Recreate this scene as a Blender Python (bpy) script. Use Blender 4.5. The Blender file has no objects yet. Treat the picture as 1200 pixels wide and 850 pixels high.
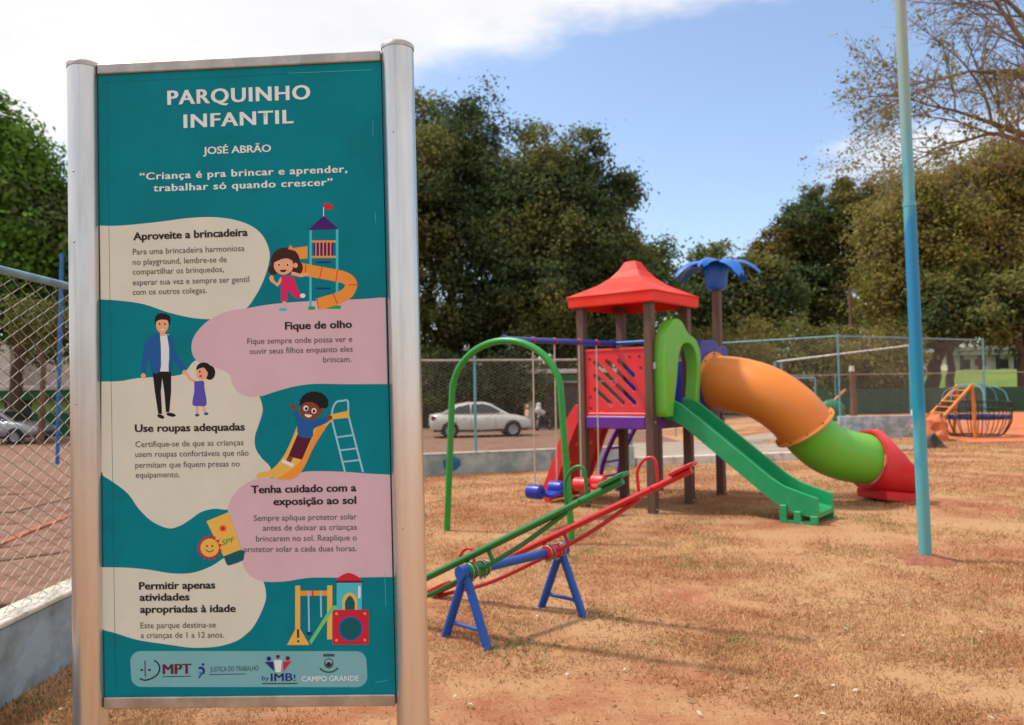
import bpy, bmesh, math, random
import numpy as np
from mathutils import Vector, Matrix, noise
random.seed(7); RNG = np.random.default_rng(7)
S = bpy.context.scene; COL = S.collection; PI = math.pi
V = Vector
# ------------------------------------------------------------------ camera
F_PX = 933.0; EYE = 1.55; PITCH = math.atan(32/933.0); ROLL = 0.016
cd = bpy.data.cameras.new('camera'); cam = bpy.data.objects.new('camera', cd); COL.objects.link(cam)
cd.lens = 36*F_PX/1200; cd.sensor_width = 36; cd.clip_start = .05; cd.clip_end = 3000
cam.matrix_world = Matrix.Translation((0, 0, EYE)) @ Matrix.Rotation(PI/2+PITCH, 4, 'X') @ Matrix.Rotation(-ROLL, 4, 'Z')
cd.dof.use_dof = True; cd.dof.focus_distance = 2.7; cd.dof.aperture_fstop = 3.6
S.camera = cam
def at(px, py, Y):
    """the point at depth Y that the photograph (1200x850) shows at pixel px, py"""
    a, b = px-600, py-425; c, s = math.cos(ROLL), math.sin(ROLL); u, v = a*c-b*s, b*c+a*s
    cp, sp = math.cos(PITCH), math.sin(PITCH); d = V((u/F_PX, cp+v/F_PX*sp, sp-v/F_PX*cp))
    return V((0, 0, EYE))+d*(Y/d.y)
# ------------------------------------------------------------------ light
SUN_AZ = V((-1, .22, 0)).normalized(); SUN_EL = math.radians(58)
sd = SUN_AZ*math.cos(SUN_EL)+V((0, 0, math.sin(SUN_EL)))
W = bpy.data.worlds.new('World'); S.world = W; W.use_nodes = True
def world():
    nt = W.node_tree; n = nt.nodes; l = nt.links; n.clear()
    out = n.new('ShaderNodeOutputWorld'); bg = n.new('ShaderNodeBackground'); bg.inputs[1].default_value = .15
    sky = n.new('ShaderNodeTexSky'); sky.sky_type = 'NISHITA'; sky.sun_disc = False
    sky.sun_elevation = SUN_EL; sky.sun_rotation = math.atan2(sd.x, sd.y); sky.air_density = 1.0; sky.dust_density = 1.8; sky.ozone_density = 1.4
    tc = n.new('ShaderNodeTexCoord'); sx = n.new('ShaderNodeSeparateXYZ'); l.new(tc.outputs['Generated'], sx.inputs[0])
    def M(op, a, b=None, c=None):
        m = n.new('ShaderNodeMath'); m.operation = op
        for i, q in enumerate((a, b, c)):
            if q is None: continue
            if isinstance(q, (int, float)): m.inputs[i].default_value = q
            else: l.new(q, m.inputs[i])
        return m.outputs[0]
    # clouds laid out on a flat layer overhead: (x/z, y/z)
    z = M('MAXIMUM', sx.outputs[2], .04); zz = M('ADD', z, .10)
    u = M('DIVIDE', sx.outputs[0], zz); v = M('DIVIDE', sx.outputs[1], zz)
    cb = n.new('ShaderNodeCombineXYZ'); l.new(u, cb.inputs[0]); l.new(v, cb.inputs[1])
    nz = n.new('ShaderNodeTexNoise'); nz.inputs['Scale'].default_value = 1.3; nz.inputs['Detail'].default_value = 8; nz.inputs['Roughness'].default_value = .6
    l.new(cb.outputs[0], nz.inputs['Vector'])
    nz2 = n.new('ShaderNodeTexNoise'); nz2.inputs['Scale'].default_value = .35; nz2.inputs['Detail'].default_value = 3; l.new(cb.outputs[0], nz2.inputs['Vector'])
    # a big cloud bank whose lower edge climbs from left to right: elevation minus a slope of azimuth
    az = M('DIVIDE', sx.outputs[0], M('MAXIMUM', sx.outputs[1], .05)); el = M('DIVIDE', sx.outputs[2], M('MAXIMUM', sx.outputs[1], .05))
    edge = M('ADD', M('MULTIPLY', az, .21), .43)
    d1 = M('SUBTRACT', el, edge)
    d1 = M('ADD', M('MULTIPLY', d1, 14.0), M('MULTIPLY', M('SUBTRACT', nz.outputs[0], .5), 3.4))
    front = M('GREATER_THAN', sx.outputs[1], .05)
    bank = n.new('ShaderNodeMapRange'); bank.interpolation_type = 'SMOOTHSTEP'; bank.inputs[1].default_value = -.35; bank.inputs[2].default_value = .55; l.new(d1, bank.inputs[0])
    oth = n.new('ShaderNodeMapRange'); oth.interpolation_type = 'SMOOTHSTEP'; oth.inputs[1].default_value = .38; oth.inputs[2].default_value = .58
    l.new(M('ADD', M('MULTIPLY', nz.outputs[0], .6), M('MULTIPLY', nz2.outputs[0], .45)), oth.inputs[0])
    # low cloud at the right, near the horizon
    g = M('MULTIPLY', M('ADD', M('ABSOLUTE', M('SUBTRACT', az, .62)), 0), 5.0); h = M('MULTIPLY', M('ABSOLUTE', M('SUBTRACT', el, .27)), 14.0)
    blob = M('SUBTRACT', 1.25, M('ADD', M('ADD', M('MULTIPLY', g, g), M('MULTIPLY', h, h)), M('MULTIPLY', M('SUBTRACT', nz.outputs[0], .5), -3.0)))
    bl = n.new('ShaderNodeMapRange'); bl.interpolation_type = 'SMOOTHSTEP'; bl.inputs[1].default_value = 0; bl.inputs[2].default_value = 1.2; l.new(blob, bl.inputs[0])
    mixf = M('MAXIMUM', M('MULTIPLY', M('MAXIMUM', bank.outputs[0], M('MULTIPLY', bl.outputs[0], .8)), front), M('MULTIPLY', oth.outputs[0], M('SUBTRACT', 1.0, front)))
    shade = n.new('ShaderNodeMapRange'); shade.inputs[1].default_value = .3; shade.inputs[2].default_value = .7; shade.inputs[3].default_value = 3.95; shade.inputs[4].default_value = 4.75; l.new(nz.outputs[0], shade.inputs[0])
    cc = n.new('ShaderNodeCombineXYZ'); l.new(shade.outputs[0], cc.inputs[0]); l.new(shade.outputs[0], cc.inputs[1]); l.new(M('MULTIPLY', shade.outputs[0], 1.02), cc.inputs[2])
    mx = n.new('ShaderNodeMix'); mx.data_type = 'RGBA'; l.new(mixf, mx.inputs[0]); l.new(sky.outputs[0], mx.inputs[6]); l.new(cc.outputs[0], mx.inputs[7])
    l.new(mx.outputs[2], bg.inputs[0]); l.new(bg.outputs[0], out.inputs[0])
world()
sl = bpy.data.lights.new('sun', 'SUN'); so = bpy.data.objects.new('sun', sl); COL.objects.link(so)
sl.energy = 2.5; sl.angle = math.radians(5); sl.color = (1, .945, .86)
so.rotation_euler = sd.to_track_quat('Z', 'Y').to_euler()
S.view_settings.view_transform = 'Standard'; S.view_settings.look = 'None'; S.view_settings.gamma = 1; S.view_settings.exposure = 0.60

# ------------------------------------------------------------------ helpers
def lin(c): return tuple(((x/255)/12.92 if x/255 <= .04045 else ((x/255+.055)/1.055)**2.4) for x in c)
MATS = {}
def mix3(a, b, k): return tuple(x+(y-x)*k for x, y in zip(a, b))
def mat(name, rgb, rough=.5, metal=0, var=.12, scale=6, bump=0, bscale=40, rgb2=None, lo=.4, hi=.6, island=0, trans=0, spec=.5, coat=0, streak=False, edge=None):
    if name in MATS: return MATS[name]
    m = bpy.data.materials.new(name); m.use_nodes = True; nt = m.node_tree; n = nt.nodes; l = nt.links
    b = n['Principled BSDF']; b.inputs['Roughness'].default_value = rough; b.inputs['Metallic'].default_value = metal
    b.inputs['Specular IOR Level'].default_value = spec; b.inputs['Coat Weight'].default_value = coat
    c1 = (*lin(rgb), 1); c2 = (*lin(rgb2), 1) if rgb2 else tuple(min(1, x*(1-var*2)) for x in c1[:3])+(1,)
    tc = n.new('ShaderNodeTexCoord'); nz = n.new('ShaderNodeTexNoise'); nz.inputs['Scale'].default_value = scale; nz.inputs['Detail'].default_value = 6; nz.inputs['Roughness'].default_value = .65
    src = tc.outputs['Object']
    if streak:
        mp = n.new('ShaderNodeMapping'); mp.inputs['Scale'].default_value = (1, 1, .12); l.new(src, mp.inputs[0]); src = mp.outputs[0]
    l.new(src, nz.inputs['Vector'])
    r = n.new('ShaderNodeValToRGB'); r.color_ramp.elements[0].position = lo; r.color_ramp.elements[1].position = hi
    r.color_ramp.elements[0].color = c2; r.color_ramp.elements[1].color = c1; l.new(nz.outputs[0], r.inputs[0]); last = r.outputs[0]
    if island:
        g = n.new('ShaderNodeNewGeometry'); mr = n.new('ShaderNodeMapRange'); mr.inputs[3].default_value = 1-island; mr.inputs[4].default_value = 1+island*.8; l.new(g.outputs['Random Per Island'], mr.inputs[0])
        mu = n.new('ShaderNodeVectorMath'); mu.operation = 'SCALE'; l.new(last, mu.inputs[0]); l.new(mr.outputs[0], mu.inputs['Scale']); last = mu.outputs[0]
    l.new(last, b.inputs['Base Color'])
    rr = n.new('ShaderNodeMapRange'); rr.inputs[3].default_value = max(0, rough-.1); rr.inputs[4].default_value = min(1, rough+.12); l.new(nz.outputs[0], rr.inputs[0]); l.new(rr.outputs[0], b.inputs['Roughness'])
    if bump:
        nb = n.new('ShaderNodeTexNoise'); nb.inputs['Scale'].default_value = bscale; nb.inputs['Detail'].default_value = 5; l.new(src, nb.inputs['Vector'])
        bp = n.new('ShaderNodeBump'); bp.inputs['Strength'].default_value = bump; bp.inputs['Distance'].default_value = .01; l.new(nb.outputs[0], bp.inputs['Height']); l.new(bp.outputs[0], b.inputs['Normal'])
    if trans:
        out = n['Material Output']; t = n.new('ShaderNodeBsdfTranslucent'); l.new(last, t.inputs[0]); ms = n.new('ShaderNodeMixShader'); ms.inputs[0].default_value = trans
        l.new(b.outputs[0], ms.inputs[1]); l.new(t.outputs[0], ms.inputs[2]); l.new(ms.outputs[0], out.inputs['Surface'])
    MATS[name] = m; return m
ORG = {}
def org(o): return ORG.get(o.name, V((0, 0, 0))) if o else V((0, 0, 0))
def tag(o, label=None, cat=None, group=None, kind=None):
    for k, v in (('label', label), ('category', cat), ('group', group), ('kind', kind)):
        if v: o[k] = v
    return o
def thing(name, loc, label, cat, group=None):
    o = bpy.data.objects.new(name, None); COL.objects.link(o); o.location = loc; o.empty_display_size = .1; ORG[o.name] = V(loc)
    return tag(o, label, cat, group)
def link(name, me, parent=None, origin=None):
    o = bpy.data.objects.new(name, me); COL.objects.link(o)
    if parent: o.parent = parent; ORG[o.name] = org(parent)
    elif origin is not None: o.location = origin; ORG[o.name] = V(origin)
    return o
class MB:
    def __init__(s): s.v = []; s.f = []; s.m = []; s.sm = []
    def add(s, vs, fs, mi=0, smooth=False):
        k = len(s.v); s.v += [V(p) for p in vs]; s.f += [tuple(i+k for i in f) for f in fs]; s.m += [mi]*len(fs); s.sm += [smooth]*len(fs); return s
    def box(s, lo, hi, M=None, mi=0, bev=0):
        x0, y0, z0 = lo; x1, y1, z1 = hi
        if bev:
            b = bev; P = []
            for (z, i) in ((z0, b), (z0+b, 0), (z1-b, 0), (z1, b)):
                P += [(x0+b if 1 else 0, y0+i, z), (x1-b, y0+i, z), (x1-i, y0+b, z), (x1-i, y1-b, z), (x1-b, y1-i, z), (x0+b, y1-i, z), (x0+i, y1-b, z), (x0+i, y0+b, z)]
            F = [tuple(range(7, -1, -1)), tuple(range(24, 32))]
            for r in range(3):
                for i in range(8): a = r*8+i; c = r*8+(i+1) % 8; F.append((a, c, c+8, a+8))
        else:
            P = [(x0, y0, z0), (x1, y0, z0), (x1, y1, z0), (x0, y1, z0), (x0, y0, z1), (x1, y0, z1), (x1, y1, z1), (x0, y1, z1)]
            F = [(3, 2, 1, 0), (4, 5, 6, 7), (0, 1, 5, 4), (1, 2, 6, 5), (2, 3, 7, 6), (3, 0, 4, 7)]
        P = [V(p) for p in P]
        if M: P = [M @ p for p in P]
        return s.add(P, F, mi)
    def tube(s, pts, r, n=10, cap=True, closed=False, mi=0, smooth=True, squash=1):
        pts = [V(p) for p in pts]; N = len(pts); R = r if isinstance(r, (list, tuple)) else [r]*N
        T = []
        for i in range(N):
            a = pts[(i-1) % N] if (closed or i) else pts[0]; b = pts[(i+1) % N] if (closed or i < N-1) else pts[-1]
            t = (b-a); T.append(t.normalized() if t.length > 1e-9 else V((0, 0, 1)))
        up = V((0, 0, 1)) if abs(T[0].z) < .9 else V((0, 1, 0))
        u = T[0].cross(up).normalized(); vs = []
        for i in range(N):
            if i: q = T[i-1].rotation_difference(T[i]); u = q @ u
            u = (u-T[i]*u.dot(T[i])).normalized(); w = T[i].cross(u)
            for k in range(n):
                a = 2*PI*k/n; vs.append(pts[i]+(u*math.cos(a)+w*math.sin(a)*squash)*R[i])
        fs = []
        for i in range(N if closed else N-1):
            j = (i+1) % N
            for k in range(n): fs.append((i*n+k, i*n+(k+1) % n, j*n+(k+1) % n, j*n+k))
        s.add(vs, fs, mi, smooth)
        if cap and not closed:
            s.add(vs[:n], [tuple(range(n-1, -1, -1))], mi); s.add(vs[-n:], [tuple(range(n))], mi)
        return s
    def cyl(s, a, b, r, n=12, mi=0, r2=None): return s.tube([a, b], [r, r2 if r2 is not None else r], n, True, False, mi)
    def lathe(s, prof, M=None, n=20, mi=0, smooth=True):
        vs = []; k = len(prof)
        for i in range(n):
            a = 2*PI*i/n
            for r, z in prof:
                p = V((r*math.cos(a), r*math.sin(a), z)); vs.append(M @ p if M else p)
        fs = [(i*k+j, ((i+1) % n)*k+j, ((i+1) % n)*k+j+1, i*k+j+1) for i in range(n) for j in range(k-1)]
        return s.add(vs, fs, mi, smooth)
    def ell(s, c, r, n=12, m=8, mi=0, M=None):
        prof = [(max(1e-4, math.sin(PI*j/m)), -math.cos(PI*j/m)) for j in range(m+1)]
        A = Matrix.Translation(c) @ (M or Matrix.Identity(4)) @ Matrix.Diagonal((*r, 1)); return s.lathe(prof, A, n, mi)
    def quad(s, P, mi=0): return s.add(P, [tuple(range(len(P)))], mi)
    def mesh(s, name, o=V((0, 0, 0)), mats=()):
        me = bpy.data.meshes.new(name); me.from_pydata([tuple(p-o) for p in s.v], [], s.f)
        for m in mats: me.materials.append(m)
        me.polygons.foreach_set('material_index', s.m); me.polygons.foreach_set('use_smooth', s.sm); me.update(); return me
    def build(s, name, mats, parent=None, origin=None):
        if not isinstance(mats, (list, tuple)): mats = [mats]
        o = org(parent) if parent else (V(origin) if origin is not None else V((0, 0, 0)))
        return link(name, s.mesh(name, o, mats), parent, origin)
def each(mb, name, mats, parent=None):
    """one object for every separate piece collected in mb"""
    key = {}; par = list(range(len(mb.v)))
    def fd(i):
        while par[i] != i: par[i] = par[par[i]]; i = par[i]
        return i
    for i, p in enumerate(mb.v):
        k = (round(p.x, 5), round(p.y, 5), round(p.z, 5))
        if k in key: par[fd(i)] = fd(key[k])
        else: key[k] = i
    for f in mb.f:
        for a in f[1:]: par[fd(a)] = fd(f[0])
    g = {}
    for f, m_, q in zip(mb.f, mb.m, mb.sm): g.setdefault(fd(f[0]), []).append((f, m_, q))
    out = []
    for fs in g.values():
        n = MB(); mp = {}
        for f, m_, q in fs:
            for a in f:
                if a not in mp: mp[a] = len(n.v); n.v.append(mb.v[a])
            n.f.append(tuple(mp[a] for a in f)); n.m.append(m_); n.sm.append(q)
        out.append(n.build(name, mats, parent))
    return out
def smooth_path(P, k=6):
    """Catmull-Rom through the points"""
    P = [V(p) for p in P]; Q = [P[0]*2-P[1]]+P+[P[-1]*2-P[-2]]; out = []
    for i in range(1, len(Q)-2):
        a, b, c, d = Q[i-1:i+3]
        for j in range(k):
            t = j/k; out.append(.5*((2*b)+(c-a)*t+(2*a-5*b+4*c-d)*t*t+(3*b-a-3*c+d)*t**3))
    out.append(P[-1]); return out
def plate(name, loops, M, depth, mats, parent, bevel=0):
    """a flat plate with real holes: first loop is the outline, the rest are openings"""
    cu = bpy.data.curves.new('tmp', 'CURVE'); cu.dimensions = '2D'; cu.fill_mode = 'BOTH'; cu.extrude = depth/2; cu.bevel_depth = bevel; cu.bevel_resolution = 1
    for L in loops:
        sp = cu.splines.new('POLY'); sp.points.add(len(L)-1); sp.use_cyclic_u = True
        for p, q in zip(sp.points, L): p.co = (q[0], q[1], 0, 1)
    to = bpy.data.objects.new('tmp', cu); COL.objects.link(to); me = bpy.data.meshes.new_from_object(to.evaluated_get(bpy.context.evaluated_depsgraph_get())); bpy.data.objects.remove(to); bpy.data.curves.remove(cu)
    me.transform(Matrix.Translation(-org(parent)) @ M); me.name = name; me.materials.clear()
    me.materials.append(mats); return link(name, me, parent)
def frame(o, x, y, z): return Matrix(((x[0], y[0], z[0], o[0]), (x[1], y[1], z[1], o[1]), (x[2], y[2], z[2], o[2]), (0, 0, 0, 1)))
def copy_tree(o, parent=None):
    c = o.copy(); COL.objects.link(c); c.parent = parent
    for ch in [x for x in ALL() if x.parent == o]: copy_tree(ch, c)
    return c
def ALL(): return list(COL.objects)

# ------------------------------------------------------------------ materials
galv = mat('galvanised_steel', (222, 220, 216), .25, .92, .16, 3, .05, 60, streak=True)
darkgal = mat('dull_steel', (186, 180, 172), .42, .8, .15, 8)
palerail = mat('pale_blue_rail_paint', (120, 156, 172), .5, .2, .15, 8)
brown = mat('brown_plastic_wood', (98, 70, 57), .55, 0, .14, 9, .15, 60, streak=True)
redp = mat('red_plastic', (214, 36, 44), .38, 0, .07, 3, .03, 80, rgb2=mix3((214, 36, 44), (190, 170, 150), .17), lo=.34, hi=.56)
coral = mat('coral_red_plastic', (228, 46, 30), .5, 0, .07, 3, .03, 80, spec=.25, rgb2=mix3((228, 46, 30), (200, 160, 130), .15), lo=.34, hi=.56)
purp = mat('purple_plastic', (92, 28, 140), .4, 0, .1, 3, .03, 80, rgb2=mix3((92, 28, 140), (190, 170, 150), .17), lo=.34, hi=.56)
navy = mat('navy_blue_plastic', (28, 38, 140), .4, 0, .1, 3, .03, 80, rgb2=mix3((28, 38, 140), (190, 170, 150), .17), lo=.34, hi=.56)
skyb = mat('bright_blue_plastic', (0, 94, 190), .4, 0, .1, 3, .03, 80, rgb2=mix3((0, 94, 190), (190, 170, 150), .17), lo=.34, hi=.56)
lime = mat('lime_green_plastic', (96, 178, 42), .4, 0, .07, 3, .03, 80, rgb2=mix3((96, 178, 42), (190, 170, 150), .17), lo=.34, hi=.56)
green = mat('emerald_plastic', (8, 142, 84), .38, 0, .07, 3, .03, 80, rgb2=mix3((8, 142, 84), (190, 170, 150), .17), lo=.34, hi=.56)
orange = mat('orange_plastic', (226, 128, 44), .42, 0, .06, 2, .03, 80, rgb2=mix3((226, 128, 44), (190, 170, 150), .17), lo=.34, hi=.56)
gpaint = mat('green_gloss_paint', (36, 140, 50), .32, 0, .12, 22, .12, 60, rgb2=mix3((36, 140, 50), (96, 60, 44), .6), lo=.33, hi=.40)
gpaint2 = mat('dark_green_gloss_paint', (32, 118, 52), .35, 0, .2, 22, .12, 60, rgb2=mix3((32, 118, 52), (96, 60, 44), .6), lo=.33, hi=.40)
rpaint = mat('red_gloss_paint', (192, 30, 40), .33, 0, .16, 22, .12, 60, rgb2=mix3((192, 30, 40), (96, 60, 44), .6), lo=.33, hi=.40)
bpaint = mat('blue_gloss_paint', (4, 76, 160), .42, 0, .16, 22, .12, 60, rgb2=mix3((4, 76, 160), (96, 60, 44), .6), lo=.33, hi=.40)
npaint = mat('deep_blue_paint', (34, 60, 150), .35, 0, .12, 22, .12, 60, rgb2=mix3((34, 60, 150), (96, 60, 44), .6), lo=.33, hi=.40)
teal = mat('teal_paint', (92, 158, 172), .5, 0, .2, 10, .1, 50, rgb2=(118, 128, 122), lo=.3, hi=.5)
wirem = mat('galvanised_wire', (158, 154, 146), .6, .4, .15, 20)
black = mat('black_rubber', (24, 24, 25), .8, 0, .2, 10)
white = mat('white_paint', (214, 210, 202), .5, 0, .1, 4)
chain = mat('chain_sleeve', (196, 178, 160), .55, .2, .1, 20)
bark = mat('bark', (92, 72, 56), .9, 0, .25, 8, .6, 30, streak=True)
barkr = mat('brown_bark', (118, 88, 68), .9, 0, .25, 8, .6, 30)
concrete = mat('weathered_blue_wall_paint', (150, 168, 178), .85, 0, .2, 3, .4, 30, rgb2=(116, 122, 122), lo=.35, hi=.62)

# ------------------------------------------------------------------ terrain
WL = [(-2.5, 1.0), (-2.8, 14.3), (1.48, 15.65), (5.85, 16.6)]     # line of the low wall
def sstep(a, b, x): t = min(1, max(0, (x-a)/(b-a))); return t*t*(3-2*t)
def wall_y(x): return 14.3+(x+2.8)*.3154 if x < 1.48 else 15.65+(x-1.48)*.2174
def height(x, y):
    left = -2.78-.0226*(y-1)-x; back = y-wall_y(x)-.25
    out = max(left, back) if x < 7 else back
    d = -.42*sstep(0, 5.0, out)*(1-sstep(6, 12, x))
    r = 3.0*sstep(41, 95, y)*sstep(12, 26, x)
    return d+r
def sheet(name, xs, ys, material, off=0, warp=None, kind='structure', parent=None):
    vs = []; nx = len(xs)
    for y in ys:
        for x in xs:
            X, Y = warp(x, y) if warp else (x, y); vs.append((X, Y, height(X, Y)+off))
    fs = [(j*nx+i, j*nx+i+1, (j+1)*nx+i+1, (j+1)*nx+i) for j in range(len(ys)-1) for i in range(nx-1)]
    me = bpy.data.meshes.new(name); me.from_pydata(vs, [], fs); me.materials.append(material); me.polygons.foreach_set('use_smooth', [True]*len(fs)); me.update()
    o = link(name, me, parent)
    if kind: o['kind'] = kind
    return o
def ground_mat(name, cols, scale, bump=.5, fine=60):
    """cols: list of (pos, rgb) over large noise, with fine speckle"""
    m = bpy.data.materials.new(name); m.use_nodes = True; n = m.node_tree.nodes; l = m.node_tree.links; b = n['Principled BSDF']; b.inputs['Roughness'].default_value = .95; b.inputs['Specular IOR Level'].default_value = .15
    g = n.new('ShaderNodeNewGeometry'); nz = n.new('ShaderNodeTexNoise'); nz.inputs['Scale'].default_value = scale; nz.inputs['Detail'].default_value = 9; nz.inputs['Roughness'].default_value = .68; l.new(g.outputs['Position'], nz.inputs['Vector'])
    r = n.new('ShaderNodeValToRGB')
    while len(r.color_ramp.elements) < len(cols): r.color_ramp.elements.new(.5)
    for e, (p, c) in zip(r.color_ramp.elements, cols): e.position = p; e.color = (*lin(c), 1)
    l.new(nz.outputs[0], r.inputs[0])
    f = n.new('ShaderNodeTexNoise'); f.inputs['Scale'].default_value = fine; f.inputs['Detail'].default_value = 6; f.inputs['Roughness'].default_value = .8; l.new(g.outputs['Position'], f.inputs['Vector'])
    mr = n.new('ShaderNodeMapRange'); mr.inputs[1].default_value = .3; mr.inputs[2].default_value = .7; mr.inputs[3].default_value = .68; mr.inputs[4].default_value = 1.28; l.new(f.outputs[0], mr.inputs[0])
    mu = n.new('ShaderNodeVectorMath'); mu.operation = 'SCALE'; l.new(r.outputs[0], mu.inputs[0]); l.new(mr.outputs[0], mu.inputs['Scale']); l.new(mu.outputs[0], b.inputs['Base Color'])
    bp = n.new('ShaderNodeBump'); bp.inputs['Strength'].default_value = bump; bp.inputs['Distance'].default_value = .02; l.new(f.outputs[0], bp.inputs['Height']); l.new(bp.outputs[0], b.inputs['Normal'])
    return m
lawnm = ground_mat('dry_lawn_soil', [(.30, (144, 86, 60)), (.41, (160, 104, 74)), (.51, (178, 134, 98)), (.62, (182, 144, 106)), (.75, (156, 130, 90))], .55)
yardm = ground_mat('red_dusty_paving', [(.3, (120, 90, 76)), (.5, (138, 106, 90)), (.7, (112, 84, 72))], .8, .25, 30)
pathm = ground_mat('pale_concrete', [(.3, (146, 130, 118)), (.6, (168, 152, 138))], 1.2, .2, 30)
dirtm = ground_mat('orange_dirt', [(.3, (190, 104, 66)), (.5, (206, 122, 84)), (.7, (184, 100, 64))], .8, .3, 20)
fieldm = ground_mat('green_field', [(.3, (84, 104, 44)), (.5, (104, 124, 54)), (.7, (122, 128, 62))], .3, .3, 10)
def rng(a, b, s): return [a+i*(b-a)/max(1, round((b-a)/s)) for i in range(max(1, round((b-a)/s))+1)]
xs = [-600, -300, -150, -90]+rng(-60, 60, .75)+[90, 150, 300, 600]; ys = [-60, -20]+rng(-5, 100, .75)+[130, 200, 400, 1000]
sheet('ground', xs, ys, lawnm)
sheet('paved_yard', rng(0, 1, .02), rng(0, 1, .02), yardm, .02, lambda u, v: (-60+u*(60-2.95-.0226*v*26), v*26+1))
sheet('road', rng(0, 1, .015), rng(0, 1, .04), yardm, .02, lambda u, v: (-60+u*66, (wall_y(-60+u*66)+.6 if -60+u*66 > -2.9 else 27)*(1-v)+v*60))
sheet('concrete_path', rng(0, 1, .05), rng(0, 1, .05), pathm, .03, lambda u, v: (2.6+u*7.2+v*1.5, 17.6+u*1.2+v*10.5))
sheet('dirt_court', rng(0, 1, .05), rng(0, 1, .05), dirtm, .02, lambda u, v: (11.6+u*22+v*4+v*u*6, 20.4+u*.8+v*19))
sheet('green_field', rng(0, 1, .02), rng(0, 1, .02), fieldm, .03, lambda u, v: (12+u*100, 41+v*120))

# grass blades: short, dry, thinning out over bare soil
def blades(name, n, y0, y1, green_p, label, seed):
    R = np.random.default_rng(seed); t = R.random(n); y = y0*(y1/y0)**t; xw = R.uniform(-.70, .72, n)*y
    x = xw
    keep = (x > -2.7-.02*y) & (y < 14.15+np.where(x < 1.48, (x+2.8)*.3154, 1.35+(x-1.48)*.2174)-.1)
    keep |= (x > 7) & (y < 23) & (x < 11+.7*y)
    x, y = x[keep], y[keep]
    nz = np.array([noise.fractal(V((a*.9, b*.9, 3)), 1, 2, 4) for a, b in zip(x, y)])
    fine = np.array([noise.noise(V((a*5, b*5, 9))) for a, b in zip(x, y)])
    bare = np.zeros(len(x))
    for bx, by, br, bk in ((3.45, 8.95, .8, .9), (5.5, 10.6, 1.0, .9), (.1, 8.5, .9, .6), (.8, 5.0, .7, .5), (-.9, 5.9, .6, .6), (3.2, 8.0, 1.3, .5), (5.2, 9.0, 1.5, .45), (-.4, 3.6, .9, .5), (.5, 3.3, .8, .45), (2.4, 10.3, 1.4, .3), (3.6, 7.0, .5, .8)):
        bare = np.maximum(bare, bk*np.exp(-((x-bx)**2+((y-by)*1.3)**2)/br**2))
    k2 = R.random(len(x)) < np.clip(.70+nz*1.2+fine*.40-bare-.12*np.exp(-((x-.2)**2)/1.2)*(y < 6), .04, 1); x, y, nz, fine = x[k2], y[k2], nz[k2], fine[k2]; N = len(x)
    ang = R.uniform(0, 2*PI, N); ln = R.uniform(.010, .036, N)*(1+y*.03); lean = R.uniform(.5, 1.45, N); w = (.0013+.00045*y)*R.uniform(.7, 1.4, N)
    wa = ang+PI/2+R.uniform(-.5, .5, N)
    z0 = np.full(N, -.002)
    tip = np.stack([x+np.cos(ang)*np.sin(lean)*ln, y+np.sin(ang)*np.sin(lean)*ln, np.cos(lean)*ln+.003], 1)
    a = np.stack([x-np.cos(wa)*w, y-np.sin(wa)*w, z0], 1); b = np.stack([x+np.cos(wa)*w, y+np.sin(wa)*w, z0], 1)
    gm = ((nz+fine*.6+R.normal(0, .25, N)) > green_p)
    vs = np.stack([a, b, tip], 1).reshape(-1, 3); me = bpy.data.meshes.new(name)
    me.vertices.add(3*N); me.vertices.foreach_set('co', vs.ravel()); me.loops.add(3*N); me.loops.foreach_set('vertex_index', np.arange(3*N)); me.polygons.add(N)
    me.polygons.foreach_set('loop_start', np.arange(N)*3); me.polygons.foreach_set('loop_total', np.full(N, 3)); me.materials.append(MATS['straw']); me.materials.append(MATS['green_blade']); me.polygons.foreach_set('material_index', gm.astype(np.int32)); me.update(calc_edges=True)
    return tag(link(name, me), label, 'grass', kind='stuff')
mat('straw', (202, 164, 120), .8, 0, .1, 1.5, rgb2=(178, 128, 90), island=.34, trans=.25, spec=.2)
mat('green_blade', (158, 150, 90), .7, 0, .1, 2, rgb2=(132, 134, 74), island=.35, trans=.3, spec=.2)
blades('dry_grass', 760000, 2.9, 24, .78, 'short dry straw coloured grass with green tufts over reddish soil', 3)

def leaf_mesh(name, pts, nrm, size, mats, parent=None, midx=None, aspect=.55):
    """many small leaf faces: pts Nx3, nrm Nx3 (roughly facing), size N"""
    N = len(pts); R = RNG; t = np.cross(nrm, R.normal(size=(N, 3))); t /= np.linalg.norm(t, axis=1, keepdims=True)+1e-9; b = np.cross(nrm, t)
    s = size[:, None]; fold = nrm*s*.18
    q = np.stack([pts-t*s, pts-b*s*aspect+fold, pts+t*s, pts+b*s*aspect+fold], 1).reshape(-1, 3)
    me = bpy.data.meshes.new(name); me.vertices.add(4*N); me.vertices.foreach_set('co', q.ravel()); me.loops.add(4*N); me.loops.foreach_set('vertex_index', np.arange(4*N)); me.polygons.add(N)
    me.polygons.foreach_set('loop_start', np.arange(N)*4); me.polygons.foreach_set('loop_total', np.full(N, 4))
    for m in (mats if isinstance(mats, (list, tuple)) else [mats]): me.materials.append(m)
    if midx is not None: me.polygons.foreach_set('material_index', midx.astype(np.int32))
    me.update(calc_edges=True)
    return link(name, me, parent)
def unit(n):
    v = RNG.normal(size=(n, 3)); return v/np.linalg.norm(v, axis=1, keepdims=True)
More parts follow.
